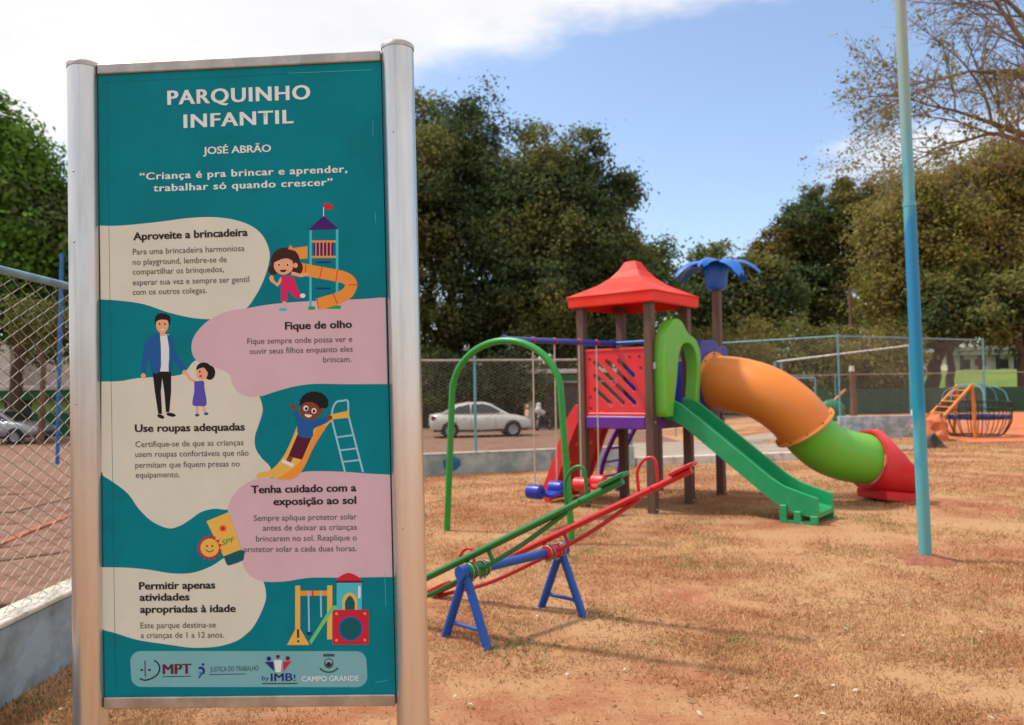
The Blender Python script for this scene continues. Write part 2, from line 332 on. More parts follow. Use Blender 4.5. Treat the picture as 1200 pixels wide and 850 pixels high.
def crown_points(blobs, n, clump, per):
    """blobs: (x,y,z,rx,ry,rz). leaves gathered in clumps near the outer shell of each blob"""
    B = np.array(blobs, float); vol = (B[:, 3]*B[:, 5])**1.0; pr = vol/vol.sum(); nc = max(1, n//per)
    bi = RNG.choice(len(B), nc, p=pr); d = unit(nc); rad = RNG.uniform(.35, 1.06, nc)**.55
    cc = B[bi, :3]+d*B[bi, 3:6]*rad[:, None]; cs = clump*RNG.uniform(.6, 1.5, nc)
    ci = np.repeat(np.arange(nc), per); off = RNG.normal(size=(len(ci), 3))*cs[ci][:, None]*np.array([1, 1, .62])*.6
    out = d[ci]*.7+off/(cs[ci][:, None]+1e-6)*.4+unit(len(ci))*.75+np.array([0, 0, .25]); out /= np.linalg.norm(out, axis=1, keepdims=True)
    return cc[ci]+off, out
def limb(mb, a, b, r0, r1, n=6, wob=.06, seg=6):
    a, b = V(a), V(b); L = (b-a).length; P = []
    for i in range(seg+1):
        t = i/seg; p = a.lerp(b, t); w = V((random.uniform(-1, 1), random.uniform(-1, 1), random.uniform(-.5, .5)))*wob*L*(0 if i in (0,) else 1)
        p = p+w+V((0, 0, .08*L*math.sin(t*PI))); P.append(p)
    mb.tube(P, [r0+(r1-r0)*i/seg for i in range(seg+1)], n, cap=False); return P
def tree(name, base, blobs, n, leaf, mats, label, group, trunk_r=.3, clump=.8, per=30, trunk_mat=None, cat='tree', fork=.35, mixp=.3):
    base = V(base); t = thing(name, base, label, cat, group); c = V((0, 0, 0))
    for b in blobs: c += V(b[:3])
    c /= len(blobs); mb = MB(); top = base.lerp(c, .75); fk = base.lerp(V((c.x, c.y, c.z)), fork)
    P = limb(mb, base-V((0, 0, .3)), fk, trunk_r*1.15, trunk_r*.8, 9, .03)
    for b in blobs:
        e = V(b[:3]); Q = limb(mb, P[-1], e, trunk_r*.6, trunk_r*.16, 6, .06)
        for k in range(5):
            s = Q[random.randint(2, len(Q)-1)]; e2 = e+V((random.uniform(-1, 1)*b[3], random.uniform(-1, 1)*b[4], random.uniform(-.4, 1)*b[5]))*.85; limb(mb, s, e2, trunk_r*.16, trunk_r*.04, 4, .08, 5)
    mb.build('trunk', trunk_mat or bark, t)
    sat = []
    for b in blobs:
        for k in range(15):
            d = V((random.gauss(0, 1), random.gauss(0, .8), random.gauss(.25, 1))).normalized(); q = random.uniform(.10, .34); e = random.uniform(.85, 1.22)
            sat.append((b[0]+d.x*b[3]*e, b[1]+d.y*b[4]*e, b[2]+d.z*b[5]*e, b[3]*q, b[4]*q, b[5]*q))
    p, nr = crown_points([(b[0], b[1], b[2], b[3]*.88, b[4]*.88, b[5]*.88) for b in blobs]+sat, n, clump, per); sz = leaf*RNG.uniform(.6, 1.35, len(p)); ms = mats if isinstance(mats, (list, tuple)) else [mats]
    # colour of a clump drifts across the crown
    mi = None
    if len(ms) > 1: mi = ((np.sin(p[:, 0]*.9)+np.sin(p[:, 2]*1.3+1)+RNG.normal(0, .8, len(p))) > (1-2*mixp)).astype(int)
    leaf_mesh('crown', p-np.array(base), nr, sz, ms, t, mi); return t

# ------------------------------------------------------------------ INFORMATION SIGN
SX, SY, SZ, SYAW, SLEAN = -.8159, 2.4657, .6344, -.0478, .0126
PW, PH = .9, 1.934
SM = Matrix.Translation((SX, SY, SZ)) @ Matrix.Rotation(SYAW, 4, 'Z') @ Matrix.Rotation(-SLEAN, 4, 'Y')   # x right, z up, -y to the viewer
HM = None
def _homog():
    src = [(115.7, 88), (446, 73), (125, 814.5), (465, 812)]; dst = [(-PW/2, PH), (PW/2, PH), (-PW/2, 0), (PW/2, 0)]; A = []; b = []
    for (x, y), (u, v) in zip(src, dst): A += [[x, y, 1, 0, 0, 0, -u*x, -u*y], [0, 0, 0, x, y, 1, -v*x, -v*y]]; b += [u, v]
    return np.append(np.linalg.solve(np.array(A, float), np.array(b, float)), 1).reshape(3, 3)
HM = _homog()
def uv(x, y): q = HM @ np.array([x, y, 1.]); return q[0]/q[2], q[1]/q[2]
def build_sign():
    t = thing('information_sign', (SX, SY, 0), 'tall teal playground rules sign in a steel frame between two thick round posts', 'sign')
    pr = .0495
    for sx in (-1, 1):
        m = MB(); cx = sx*(PW/2+pr+.001); top = PH+.035+(.012 if sx > 0 else .0)
        m.lathe([(pr, -SZ-.3), (pr, top)], SM @ Matrix.Translation((cx, 0, 0)), 40)
        p = m.build('post', galv, t)
        c = MB(); c.lathe([(pr+.0015, top-.012), (pr+.002, top+.001), (pr-.002, top+.005), (.001, top+.009)], SM @ Matrix.Translation((cx, 0, 0)), 40); c.build('post_cap', darkgal, p)
        w = MB()
        for zz in ((1.62, 1.4, .9) if sx < 0 else (1.7, .5)): w.ell(SM @ V((cx-.01, -pr, zz)), (.003, .002, .003), 8, 6)
        each(w, 'rivet', darkgal, p)
    m = MB(); m.box((-PW/2, -.02, PH), (PW/2, .02, PH+.032), SM, bev=.003); m.build('top_bar', darkgal, t)
    m = MB(); m.box((-PW/2, -.02, -.034), (PW/2, .02, 0), SM, bev=.003); m.build('bottom_bar', darkgal, t)
    tealp = mat('teal_print', (0, 128, 142), .5, 0, .07, 4, .02, 90, spec=.1)
    m = MB(); m.box((-PW/2+.0005, -.012, .0005), (PW/2-.0005, .012, PH-.0005), SM); panel = m.build('panel', tealp, t)
    C = {k: mat('print_'+k, c, .5, 0, .03, 5, spec=.2) for k, c in dict(cream=(212, 214, 200), pink=(208, 180, 192), ink=(38, 34, 40), grey=(92, 88, 88), white=(220, 230, 230), black=(22, 20, 24), skin=(232, 168, 130), dskin=(128, 66, 40), blue=(24, 92, 160), dblue=(30, 44, 120), red=(200, 34, 60), magenta=(206, 36, 100), orange=(232, 150, 60), yellow=(226, 184, 84), purple=(70, 20, 110), cyan=(70, 190, 205), lgreen=(110, 200, 120), green=(40, 160, 80), maroon=(86, 24, 50), brownhair=(60, 30, 26), box=(118, 178, 186), ltblue=(150, 200, 225), dteal=(0, 92, 100), vio=(84, 80, 180), crimson=(104, 26, 62), emblem=(64, 84, 80)).items()}
    K = list(C); layer = [0]
    class Print:
        def __init__(s): s.mb = MB(); s.used = []
        def mi(s, k):
            if k not in s.used: s.used.append(k)
            return s.used.index(k)
        def poly(s, pts, k):
            # triangulated flat print, slightly proud of the layer below
            layer[0] += 1; y = -.0122-.000006*layer[0]; P = [V((*uv(*p), 0)) for p in pts]
            from mathutils.geometry import tessellate_polygon
            tr = tessellate_polygon([P]); vs = [SM @ V((p.x, y, p.y)) for p in P]
            fs = []
            for a, b, c in tr:
                nx = (P[b]-P[a]).cross(P[c]-P[a]).z; fs.append((a, b, c) if nx > 0 else (a, c, b))
            s.mb.add(vs, fs, s.mi(k)); return s
        def ell(s, x, y, rx, ry, k, rot=0, a0=0, a1=2*PI, n=22):
            return s.poly([(x+rx*math.cos(a)*math.cos(rot)-ry*math.sin(a)*math.sin(rot), y+rx*math.cos(a)*math.sin(rot)+ry*math.sin(a)*math.cos(rot)) for a in [a0+(a1-a0)*i/n for i in range(n)]], k)
        def line(s, pts, w, k):
            Lf, Rt = [], []
            for i, p in enumerate(pts):
                a = pts[max(0, i-1)]; b = pts[min(len(pts)-1, i+1)]; dx, dy = b[0]-a[0], b[1]-a[1]; L = math.hypot(dx, dy) or 1; nx, ny = -dy/L*w/2, dx/L*w/2
                Lf.append((p[0]+nx, p[1]+ny)); Rt.append((p[0]-nx, p[1]-ny))
            return s.poly(Lf+Rt[::-1], k)
        def rect(s, x0, y0, x1, y1, k): return s.poly([(x0, y0), (x1, y0), (x1, y1), (x0, y1)], k)
        def done(s, name):
            return s.mb.build(name, [C[k] for k in s.used], panel)
    def sm(pts, k=5, closed=False):
        P = [(p[0], p[1], 0) for p in pts]; return [(q.x, q.y) for q in smooth_path(P, k)]
    # colour fields
    L0 = 113
    A = [(L0, 263.5)]+sm([(120, 264), (142, 264), (185, 260), (221, 255.5), (250, 254.5), (275, 257.5), (295.5, 265), (309, 277), (316.5, 295), (315, 312), (308.5, 331), (300, 347), (288, 362), (262, 373), (247, 373.6), (227, 372), (199, 365.7), (170.6, 356), (142, 351.6), (118, 350)])+[(L0, 350)]
    Bm = [(L0, 446)]+sm([(120, 446), (142, 445.6), (165, 442), (207, 439.5), (219, 434), (232, 421), (262, 421), (290, 442), (304, 462), (309, 479), (305, 495), (300, 511), (301, 525), (308, 536), (319, 550), (312, 575), (285, 590), (268, 596), (252.6, 595), (237, 599), (224, 608), (211, 615.5), (198, 617.5), (180, 609.5), (164.7, 595), (151.7, 577), (133.6, 563), (118, 553.5)])+[(L0, 551)]
    Cm = [(L0, 663)]+sm([(124, 663), (150.6, 663.6), (176.5, 666), (200, 670), (220.5, 670.6), (236, 667.5), (251.5, 661), (266, 652), (280, 652), (298, 664), (309, 677), (313.5, 697), (309, 713.5), (299.4, 732), (290, 742), (278, 750), (256.7, 756), (228, 757.3), (202, 754), (163.5, 748), (137.6, 740), (126, 737)])+[(L0, 735)]
    P1 = [(452, 349)]+sm([(446, 349), (425, 350.6), (383.5, 352), (344.7, 354), (313.6, 357), (290, 361), (269.5, 364), (247, 374), (231, 389.7), (225.7, 404), (228.5, 418), (241, 428), (258, 432), (269.5, 438), (275, 453), (287, 463), (305, 464), (324, 458.4), (346, 452.5), (370, 449.5), (405, 450), (448, 450)])+[(454.5, 450)]
    P2 = [(460, 556)]+sm([(452, 555.5), (432, 554.5), (397, 552), (359, 552), (340, 558), (324, 559), (302.5, 560), (286, 568), (275.4, 579), (269.5, 590), (269, 602), (272, 613), (277, 628), (283, 650), (290, 668), (300, 677), (313.5, 680.6), (337, 680), (365, 676), (407.6, 676), (452, 675.4)])+[(462, 675.4)]
    # clip fields to the panel's edges
    def clipu(pts, out=False):
        r = []
        for p in pts:
            u, v = uv(*p)
            if abs(u) > PW/2-.0008:
                q = p[0]
                for _ in range(30):
                    q += .25 if u < 0 else -.25
                    if abs(uv(q, p[1])[0]) < PW/2-.0008: break
                p = (q, p[1])
            r.append(p)
        return r
    for nm, pts, k in (('cream_field', A, 'cream'), ('cream_field', Bm, 'cream'), ('pink_field', P1, 'pink'), ('cream_field', Cm, 'cream'), ('pink_field', P2, 'pink')):
        Print().poly(clipu(pts), k).done(nm)
    r = 12; bx = []
    for cx, cy, a in ((419, 774, -90), (420, 792, 0), (168, 791, 90), (167, 773, 180)):
        for i in range(7): q = math.radians(a+i*15); bx.append((cx+r*math.cos(q), cy+r*math.sin(q)))
    Print().poly(bx, 'box').done('logo_box')
    # folds and scuffs of the vinyl
    p = Print(); p.line([(126, 95), (138, 808)], .55, 'dteal').line([(118, 97), (260, 91), (436, 83)], .5, 'dteal').done('vinyl_crease')
    for a, b in (((437, 142), (437, 160)), ((338, 86.7), (436, 83)), ((441, 799), (456, 796)), ((452, 670), (453.5, 710)), ((440, 250), (440.5, 262))): Print().line([a, b], .5, 'cyan').done('scuff')
    # --- girl in front of a slide tower
    p = Print()
    p.rect(363, 268, 366, 361, 'cyan').rect(394, 268, 397, 360, 'cyan').rect(362, 359, 370, 363, 'green').rect(383, 358, 400, 362, 'green')
    p.poly([(361, 270), (379.6, 253), (397.5, 269)], 'purple').line([(379.6, 254), (379.6, 243)], 1, 'white').poly(sm([(380, 239), (384, 238.5), (390, 241), (390, 245), (385, 246), (380, 244)], 3), 'red')
    p.rect(366, 282, 394, 284.5, 'orange').rect(366, 300, 394, 302.5, 'orange').rect(368, 284.5, 391, 300, 'purple')
    for i in range(5): p.rect(370+i*4.3, 284.5, 371.4+i*4.3, 300, 'orange')
    p.rect(371, 306.5, 388, 308.5, 'dblue').rect(371, 337, 388, 339, 'dblue')
    p.poly([(345, 291), (361, 288.5), (361, 303), (350, 304)], 'orange')
    p.line(sm([(349, 314), (362, 317), (376, 319.6), (394, 323), (406, 326.5), (412, 333), (408, 343), (396, 350), (384, 353.5), (373, 357)], 4), 14, 'orange')
    for a, b in (((359, 310), (358, 323)), ((378, 313), (375, 327)), ((396, 316), (394, 331)), ((409, 334), (421, 334)), ((391, 344), (396, 356)), ((372, 350), (374, 362))): p.line([a, b], 1, 'red')
    p.done('slide_tower_drawing')
    p = Print()
    p.ell(335, 306, 17, 16, 'brownhair').ell(321, 316, 6, 6, 'brownhair').ell(350, 314, 5.5, 8, 'brownhair').line([(342, 320), (353, 323), (362, 321)], 4, 'skin').line([(331, 326), (326, 334), (319, 328)], 4, 'skin').ell(319, 326, 2.6, 3.4, 'skin')
    p.ell(333, 311, 11.5, 11, 'skin').ell(347, 311, 2.6, 3, 'skin').poly(sm([(321, 308), (324, 301), (333, 297.5), (343, 300), (346, 307), (338, 303), (330, 304), (321, 308)], 3), 'brownhair')
    p.ell(327.5, 310, 1.7, 2.4, 'white').ell(338, 310, 1.7, 2.4, 'white').ell(327.7, 310.3, 1.1, 1.6, 'black').ell(337.8, 310.3, 1.1, 1.6, 'black').ell(332.5, 316, 4.2, 3, 'black', 0, 0, PI).poly([(338, 292), (341, 287), (344, 291), (349, 290), (346, 294)], 'orange')
    p.poly(sm([(331, 323), (338, 324), (344, 324), (348, 334), (352, 343), (355, 345), (352, 350), (344, 347), (339, 340), (337, 353), (331, 353), (330, 338), (331, 323)], 3), 'magenta').line([(334, 353), (334, 357)], 4, 'skin').ell(355.5, 346.5, 3.2, 2.6, 'white').ell(332.5, 362.5, 5, 2, 'cyan').done('girl_drawing')
    # --- father and daughter
    p = Print()
    p.poly([(180, 433), (202, 433), (202, 458), (200, 482), (196, 482), (194, 458), (191.5, 442), (190, 458), (191.5, 484), (187, 484), (183, 458)], 'black').ell(190, 487, 4.4, 2.2, 'black', .4).ell(202, 485, 5.6, 2.2, 'black', .2)
    p.rect(188, 391, 199.5, 434.5, 'white').poly(sm([(188, 390), (178, 393), (171, 402), (167.5, 430), (168, 436), (172, 436), (176, 415), (178, 434), (189, 434.5), (190, 410), (189, 392)], 3), 'blue')
    p.poly(sm([(197, 391), (203, 395), (207, 410), (217, 428), (218, 433), (214, 434), (204, 420), (203, 433), (199, 434), (200, 410)], 3), 'blue').ell(169.5, 439.5, 2.7, 3.2, 'skin').ell(217.5, 435.5, 2.5, 2.8, 'skin')
    p.rect(189, 386, 195, 393, 'skin').ell(191.5, 380, 7.3, 9.8, 'skin').poly(sm([(183, 381), (183, 372), (187, 367), (195, 367), (201, 371), (200, 381), (198, 375), (190, 374), (185, 376), (183, 381)], 3), 'black').ell(188.5, 379, .9, 1.3, 'black').ell(194.5, 379, .9, 1.3, 'black').ell(192, 385, 2.6, 1.5, 'white', 0, 0, PI).done('man_drawing')
    p = Print()
    p.ell(247, 436, 6.5, 8.5, 'black').ell(240, 431, 8.5, 7, 'black').line([(219, 436), (224, 443), (231, 447)], 2.6, 'skin').line([(232, 472), (232.5, 484)], 2.6, 'skin').line([(238, 472), (242, 483)], 2.6, 'skin').ell(238, 436.5, 6.8, 8, 'skin').poly(sm([(231, 433), (233, 427), (240, 425), (246, 429), (245, 436), (240, 430), (231, 433)], 3), 'black')
    p.poly(sm([(229, 446), (233, 446), (240, 446), (241, 455), (243.5, 473), (235, 475), (227, 473), (229, 458), (229, 446)], 3), 'vio').ell(232.5, 485.5, 2.6, 1.7, 'blue').ell(243, 484, 2.6, 1.7, 'blue').ell(235.5, 435, .9, 1.4, 'black').ell(236.5, 440, 2, 1.2, 'red').done('small_girl_drawing')
    # --- boy on a slide with a ladder
    p = Print()
    for a, b in (((390, 492), (405.5, 553)), ((409, 486), (426.5, 553))): p.line([a, b], 2.3, 'ltblue')
    p.line(sm([(390, 493), (390.5, 480), (395, 471), (402, 469.5), (408.5, 470), (409, 487)], 4), 2.3, 'ltblue')
    for t_ in (.33, .58, .8): p.line([(390+15.5*t_, 492+61*t_), (409+17.5*t_-.5, 489+62*t_)], 2, 'ltblue')
    p.poly(sm([(351, 494), (344, 512), (334, 533), (320, 549), (304, 554), (303, 559), (315, 558), (332, 560), (345, 560), (356, 549), (368, 524), (383, 500), (392, 491)], 4)+[(411, 489), (409, 481), (390, 485), (372, 492)], 'yellow')
    p.poly(sm([(374, 496), (364, 520), (352, 541), (338, 553), (327, 560), (345, 560), (357, 548), (369, 523), (384, 499)], 4), 'orange').done('slide_drawing')
    p = Print()
    p.poly([(350, 508), (367, 511), (355, 538), (339, 534)], 'maroon').line([(342, 534), (338, 543)], 6, 'dskin').line([(332, 539), (345, 545)], 4, 'white')
    p.poly(sm([(353, 489), (348, 480), (345, 482), (349, 494), (351, 510), (367, 512), (369, 502), (382, 496), (388, 491), (384, 487), (374, 491), (366, 490), (353, 489)], 3), 'blue').line([(347, 482), (345, 476)], 3.6, 'dskin').ell(344.5, 475.5, 3.4, 3, 'dskin').ell(387, 489, 3.6, 3, 'dskin')
    for a in range(11): q = math.radians(150+a*22); p.ell(369+12.5*math.cos(q), 472+9.5*math.sin(q), 4.6, 4.6, 'black', n=10)
    p.ell(369, 472, 12, 9, 'black').ell(364, 481, 12, 10.5, 'dskin', .2).ell(377.5, 481, 2.5, 3, 'dskin').ell(359.5, 478, 3, 3.3, 'white').ell(369, 481, 3, 3.3, 'white').ell(360, 478.5, 1.6, 1.9, 'black').ell(369, 481.3, 1.6, 1.9, 'black').ell(362.5, 485, 4.4, 3.6, 'white', .2, 0, PI).done('boy_drawing')
    # --- sun lotion
    p = Print()
    p.poly([(243.6, 609.5), (269.5, 599), (285, 643), (264, 651)], 'yellow').poly(sm([(264, 650.5), (285.5, 643), (287.5, 652), (285, 656), (271, 661), (267, 659), (264, 650.5)], 3), 'dteal').ell(263, 618, 5.2, 4.8, 'orange').ell(263, 618, 3, 2.8, 'red')
    sp = []
    for i in range(28): a = 2*PI*i/28; q = 15.5 if i % 2 else 11.2; sp.append((247.5+q*math.cos(a), 640.5+q*math.sin(a)))
    p.poly(sp, 'red').ell(247.5, 640.5, 10.8, 10.8, 'yellow').ell(244.5, 638.5, 1, 1.2, 'ink').ell(250.5, 638.5, 1, 1.2, 'ink').line(sm([(243, 643), (247.5, 645.5), (252, 643)], 3), 1, 'ink').done('sun_lotion_drawing')
    # --- swing, slide and play house
    p = Print()
    p.rect(353, 691, 386, 697, 'orange').line([(363, 691), (364, 740)], 2, 'ltblue').line([(377.5, 691), (378, 722)], 2, 'ltblue').line([(368, 691), (368, 697)], 1.5, 'red').rect(347.6, 685, 353.5, 745, 'yellow').rect(385, 685, 391, 748, 'yellow').ell(364, 741, 3, 2, 'dblue')
    p.poly([(397, 708), (390, 709), (364, 750), (366.5, 754), (391, 716), (397, 713)], 'lgreen')
    p.rect(396, 681, 425.5, 714, 'cyan').rect(421, 686, 424, 700, 'white').poly(sm([(394.7, 681), (399, 675), (410, 670.5), (421, 675), (426.5, 681)], 4), 'red').rect(394.5, 679.5, 426.7, 682, 'crimson')
    p.poly(sm([(403, 714), (403, 702), (406, 696), (411.5, 693.5), (417, 696), (420, 702), (420, 714)], 4), 'yellow').poly(sm([(406, 714), (406, 704), (411.5, 697), (417, 704), (417, 714)], 4), 'dteal')
    p.rect(391.6, 713.5, 433.5, 754, 'red').ell(412.4, 735.5, 14.3, 14.3, 'blue').ell(412.4, 735.5, 11.8, 11.8, 'dteal')
    for q in ((396, 718), (429, 718), (396, 749), (429, 749)): p.ell(*q, 1.7, 1.7, 'orange', n=10)
    p.poly([(350.7, 730.5), (338, 754.5), (364.5, 754.5)], 'yellow').line([(350.9, 736), (351.2, 746)], 2.4, 'ink').ell(351.3, 750, 1.4, 1.4, 'ink', n=10).done('play_house_drawing')
    # --- logos
    p = Print()
    p.line(sm([(166, 793), (172, 795), (180, 793), (187, 788), (189.5, 781), (187, 775), (183, 772)], 4), 1.6, 'ink').line([(172.3, 772), (172.6, 791)], 1.2, 'crimson').ell(168.5, 783, 1.6, 1.2, 'ink').ell(177.5, 783, 1.6, 1.2, 'ink').line([(193, 791), (226, 790.5)], .8, 'ink')
    p.done('emblem_mark'); p = Print(); p.ell(240, 776.8, 1.5, 1.5, 'dblue').line(sm([(235, 781), (239, 781), (241, 784), (240, 788)], 4), 2.6, 'dblue').line([(236, 786), (238.5, 788), (235, 792.5)], 2, 'blue').line([(248, 788.8), (290, 788)], .7, 'ink')
    p.done('emblem_mark'); p = Print(); p.ell(317, 770.3, 2.6, 2.6, 'dblue').ell(327.5, 768, 2.2, 2.2, 'crimson').ell(339, 770, 2.5, 2.5, 'crimson').poly([(312, 774), (322, 774), (323.5, 785), (319, 781)], 'dblue').poly([(323, 772), (332.5, 772), (331, 786), (325, 786)], 'white').poly([(333.5, 774), (344, 773), (338, 780), (334, 786)], 'red').line([(309, 799.5), (350.5, 799.5)], 1, 'ink')
    p.done('emblem_mark'); p = Print(); p.ell(387, 776, 5.4, 5.8, 'emblem').ell(387, 774.6, 4, 3.2, 'box').ell(387, 777, 2.6, 2.6, 'ink').rect(380.5, 765, 393.5, 768, 'emblem').line(sm([(376.5, 782), (382, 785.5), (387, 786.3), (392, 785.5), (398, 781.5)], 4), 1.8, 'emblem').done('emblem_mark')
    # --- lettering
    def text(s, xl, yl, xr, yr, cap, k, bold=0, name='lettering', ls=1.0, strong=0):
        layer[0] += 0
        u0, v0 = uv(xl, yl); u1, v1 = uv(xr, yr); _, vc = uv(xl, yl-cap); H = vc-v0
        cu = bpy.data.curves.new('tmp', 'FONT'); cu.body = s; cu.size = 1; cu.offset = bold; cu.resolution_u = 3; cu.space_character = ls
        o = bpy.data.objects.new('tmp', cu); COL.objects.link(o); me = bpy.data.meshes.new_from_object(o.evaluated_get(bpy.context.evaluated_depsgraph_get())); bpy.data.objects.remove(o); bpy.data.curves.remove(cu)
        co = np.empty(len(me.vertices)*3); me.vertices.foreach_get('co', co); co = co.reshape(-1, 3); x0, x1 = co[:, 0].min(), co[:, 0].max()
        sx = (u1-u0)/(x1-x0); sy = H/.729
        sh = (v1-v0)/(u1-u0); n = np.zeros_like(co); n[:, 0] = u0+(co[:, 0]-x0)*sx; n[:, 2] = v0+co[:, 1]*sy+(n[:, 0]-u0)*sh; n[:, 1] = -.0122-.000006*(layer[0]+3)
        M = np.array(Matrix.Translation(-org(panel)) @ SM); n = n @ M[:3, :3].T+M[:3, 3]; me.vertices.foreach_set('co', n.ravel()); me.materials.clear(); me.materials.append(C[k]); me.update(); me.name = name
        me.polygons.foreach_set('material_index', [0]*len(me.polygons))
        if strong:
            k = len(me.vertices); bm = bmesh.new(); bm.from_mesh(me); g0 = bm.verts[:]+bm.edges[:]+bm.faces[:]; X = M[:3, 0]; Y = M[:3, 1]
            for j, sg in enumerate((-1, 1, 2)):
                d = bmesh.ops.duplicate(bm, geom=g0)['geom']; bmesh.ops.translate(bm, verts=[e for e in d if isinstance(e, bmesh.types.BMVert)], vec=V(X*strong*sg-Y*.00004*(j+1)))
            bm.to_mesh(me); bm.free()
        return link(name, me, panel)
    text('PARQUINHO', 197.5, 123.2, 363, 117, 17.3, 'white', .006, 'title', 1.12, .0014); text('INFANTIL', 216.5, 150.3, 343.5, 145, 16.5, 'white', .006, 'title', 1.12, .0014)
    text('JOSÉ ABRÃO', 239, 181, 318, 178.3, 8.8, 'white', .010, 'title', 1.0, .0004)
    text('“Criança é pra brincar e aprender,', 165, 210.8, 407, 202.5, 8.6, 'white', .008, 'quotation', 1.10, .0006); text('trabalhar só quando crescer”', 181, 224.3, 390, 217.8, 8.6, 'white', .008, 'quotation', 1.10, .0006)
    hb = .016
    text('Aproveite a brincadeira', 157.5, 281, 291, 276.3, 9.2, 'ink', hb, 'heading', 1.0, .0004); text('Fique de olho', 335, 386, 413, 384, 9.2, 'ink', hb, 'heading', 1.0, .0004); text('Use roupas adequadas', 160, 505, 288, 503.5, 9.2, 'ink', hb, 'heading', 1.0, .0004)
    text('Tenha cuidado com a', 296, 577, 418.5, 575, 9.2, 'ink', hb, 'heading', 1.0, .0004); text('exposição ao sol', 322, 591, 418.5, 589.6, 9.2, 'ink', hb, 'heading', 1.0, .0004)
    text('Permitir apenas', 165.3, 689, 254, 688, 9, 'ink', hb, 'heading', 1.0, .0004); text('atividades', 166, 702.3, 224, 701.8, 9, 'ink', hb, 'heading', 1.0, .0004); text('apropriadas à idade', 166.6, 716.3, 278, 715.5, 9, 'ink', hb, 'heading', 1.0, .0004)
    B = [('Para uma brincadeira harmoniosa', 157, 298, 287.3, 294), ('no playground, lembre-se de', 157, 310, 266.7, 307), ('compartilhar os brinquedos,', 157, 321.3, 263.3, 318.5), ('esperar sua vez e sempre ser gentil', 157, 333.8, 293, 330.3), ('com os outros colegas.', 157, 345, 243.5, 343),
         ('Fique sempre onde possa ver e', 291, 402.8, 413.5, 400.5), ('ouvir seus filhos enquanto eles', 293.7, 414.5, 414, 412), ('brincam.', 379.6, 424.5, 412.5, 424),
         ('Certifique-se de que as crianças', 160.5, 522.8, 286.8, 520.8), ('usem roupas confortáveis que não', 160.5, 534.3, 292.8, 533), ('permitam que fiquem presas no', 160.5, 547, 282.4, 545.6), ('equipamento.', 161, 558.5, 212.5, 558),
         ('Sempre aplique protetor solar', 299, 609.4, 419.4, 607.8), ('antes de deixar as crianças', 309.8, 620.8, 419.4, 620), ('brincarem no sol. Reaplique o', 301.7, 633.4, 419.4, 632.4), ('protetor solar a cada duas horas.', 287.6, 645.8, 419.4, 645),
         ('Este parque destina-se', 167, 734.4, 255, 733.7), ('a crianças de 1 a 12 anos.', 167.4, 745.8, 264.5, 745.5)]
    for s, a, b, c, d in B: text(s, a, b, c, d, 7.2, 'grey', .002, 'body_text')
    text('MPT', 193.3, 788, 226, 787.5, 12.3, 'crimson', 0, 'logo_text', strong=.0011); text('JUSTIÇA DO TRABALHO', 248.5, 785.3, 305, 784.2, 6, 'emblem', -.004, 'logo_text')
    text('IMB', 319.5, 796.6, 344.5, 796.3, 9.6, 'dblue', 0, 'logo_text', strong=.0006); text('by', 309, 795.5, 317, 795.5, 5.5, 'dblue', .0, 'logo_text'); text('!', 346.2, 796.3, 348.2, 796.3, 8, 'dblue', .0, 'logo_text')
    text('CAMPO GRANDE', 355.5, 797, 422, 796.3, 6.2, 'white', .014, 'logo_text'); text('SPF', 262, 638, 276, 634, 6.5, 'green', .014, 'logo_text')
build_sign()

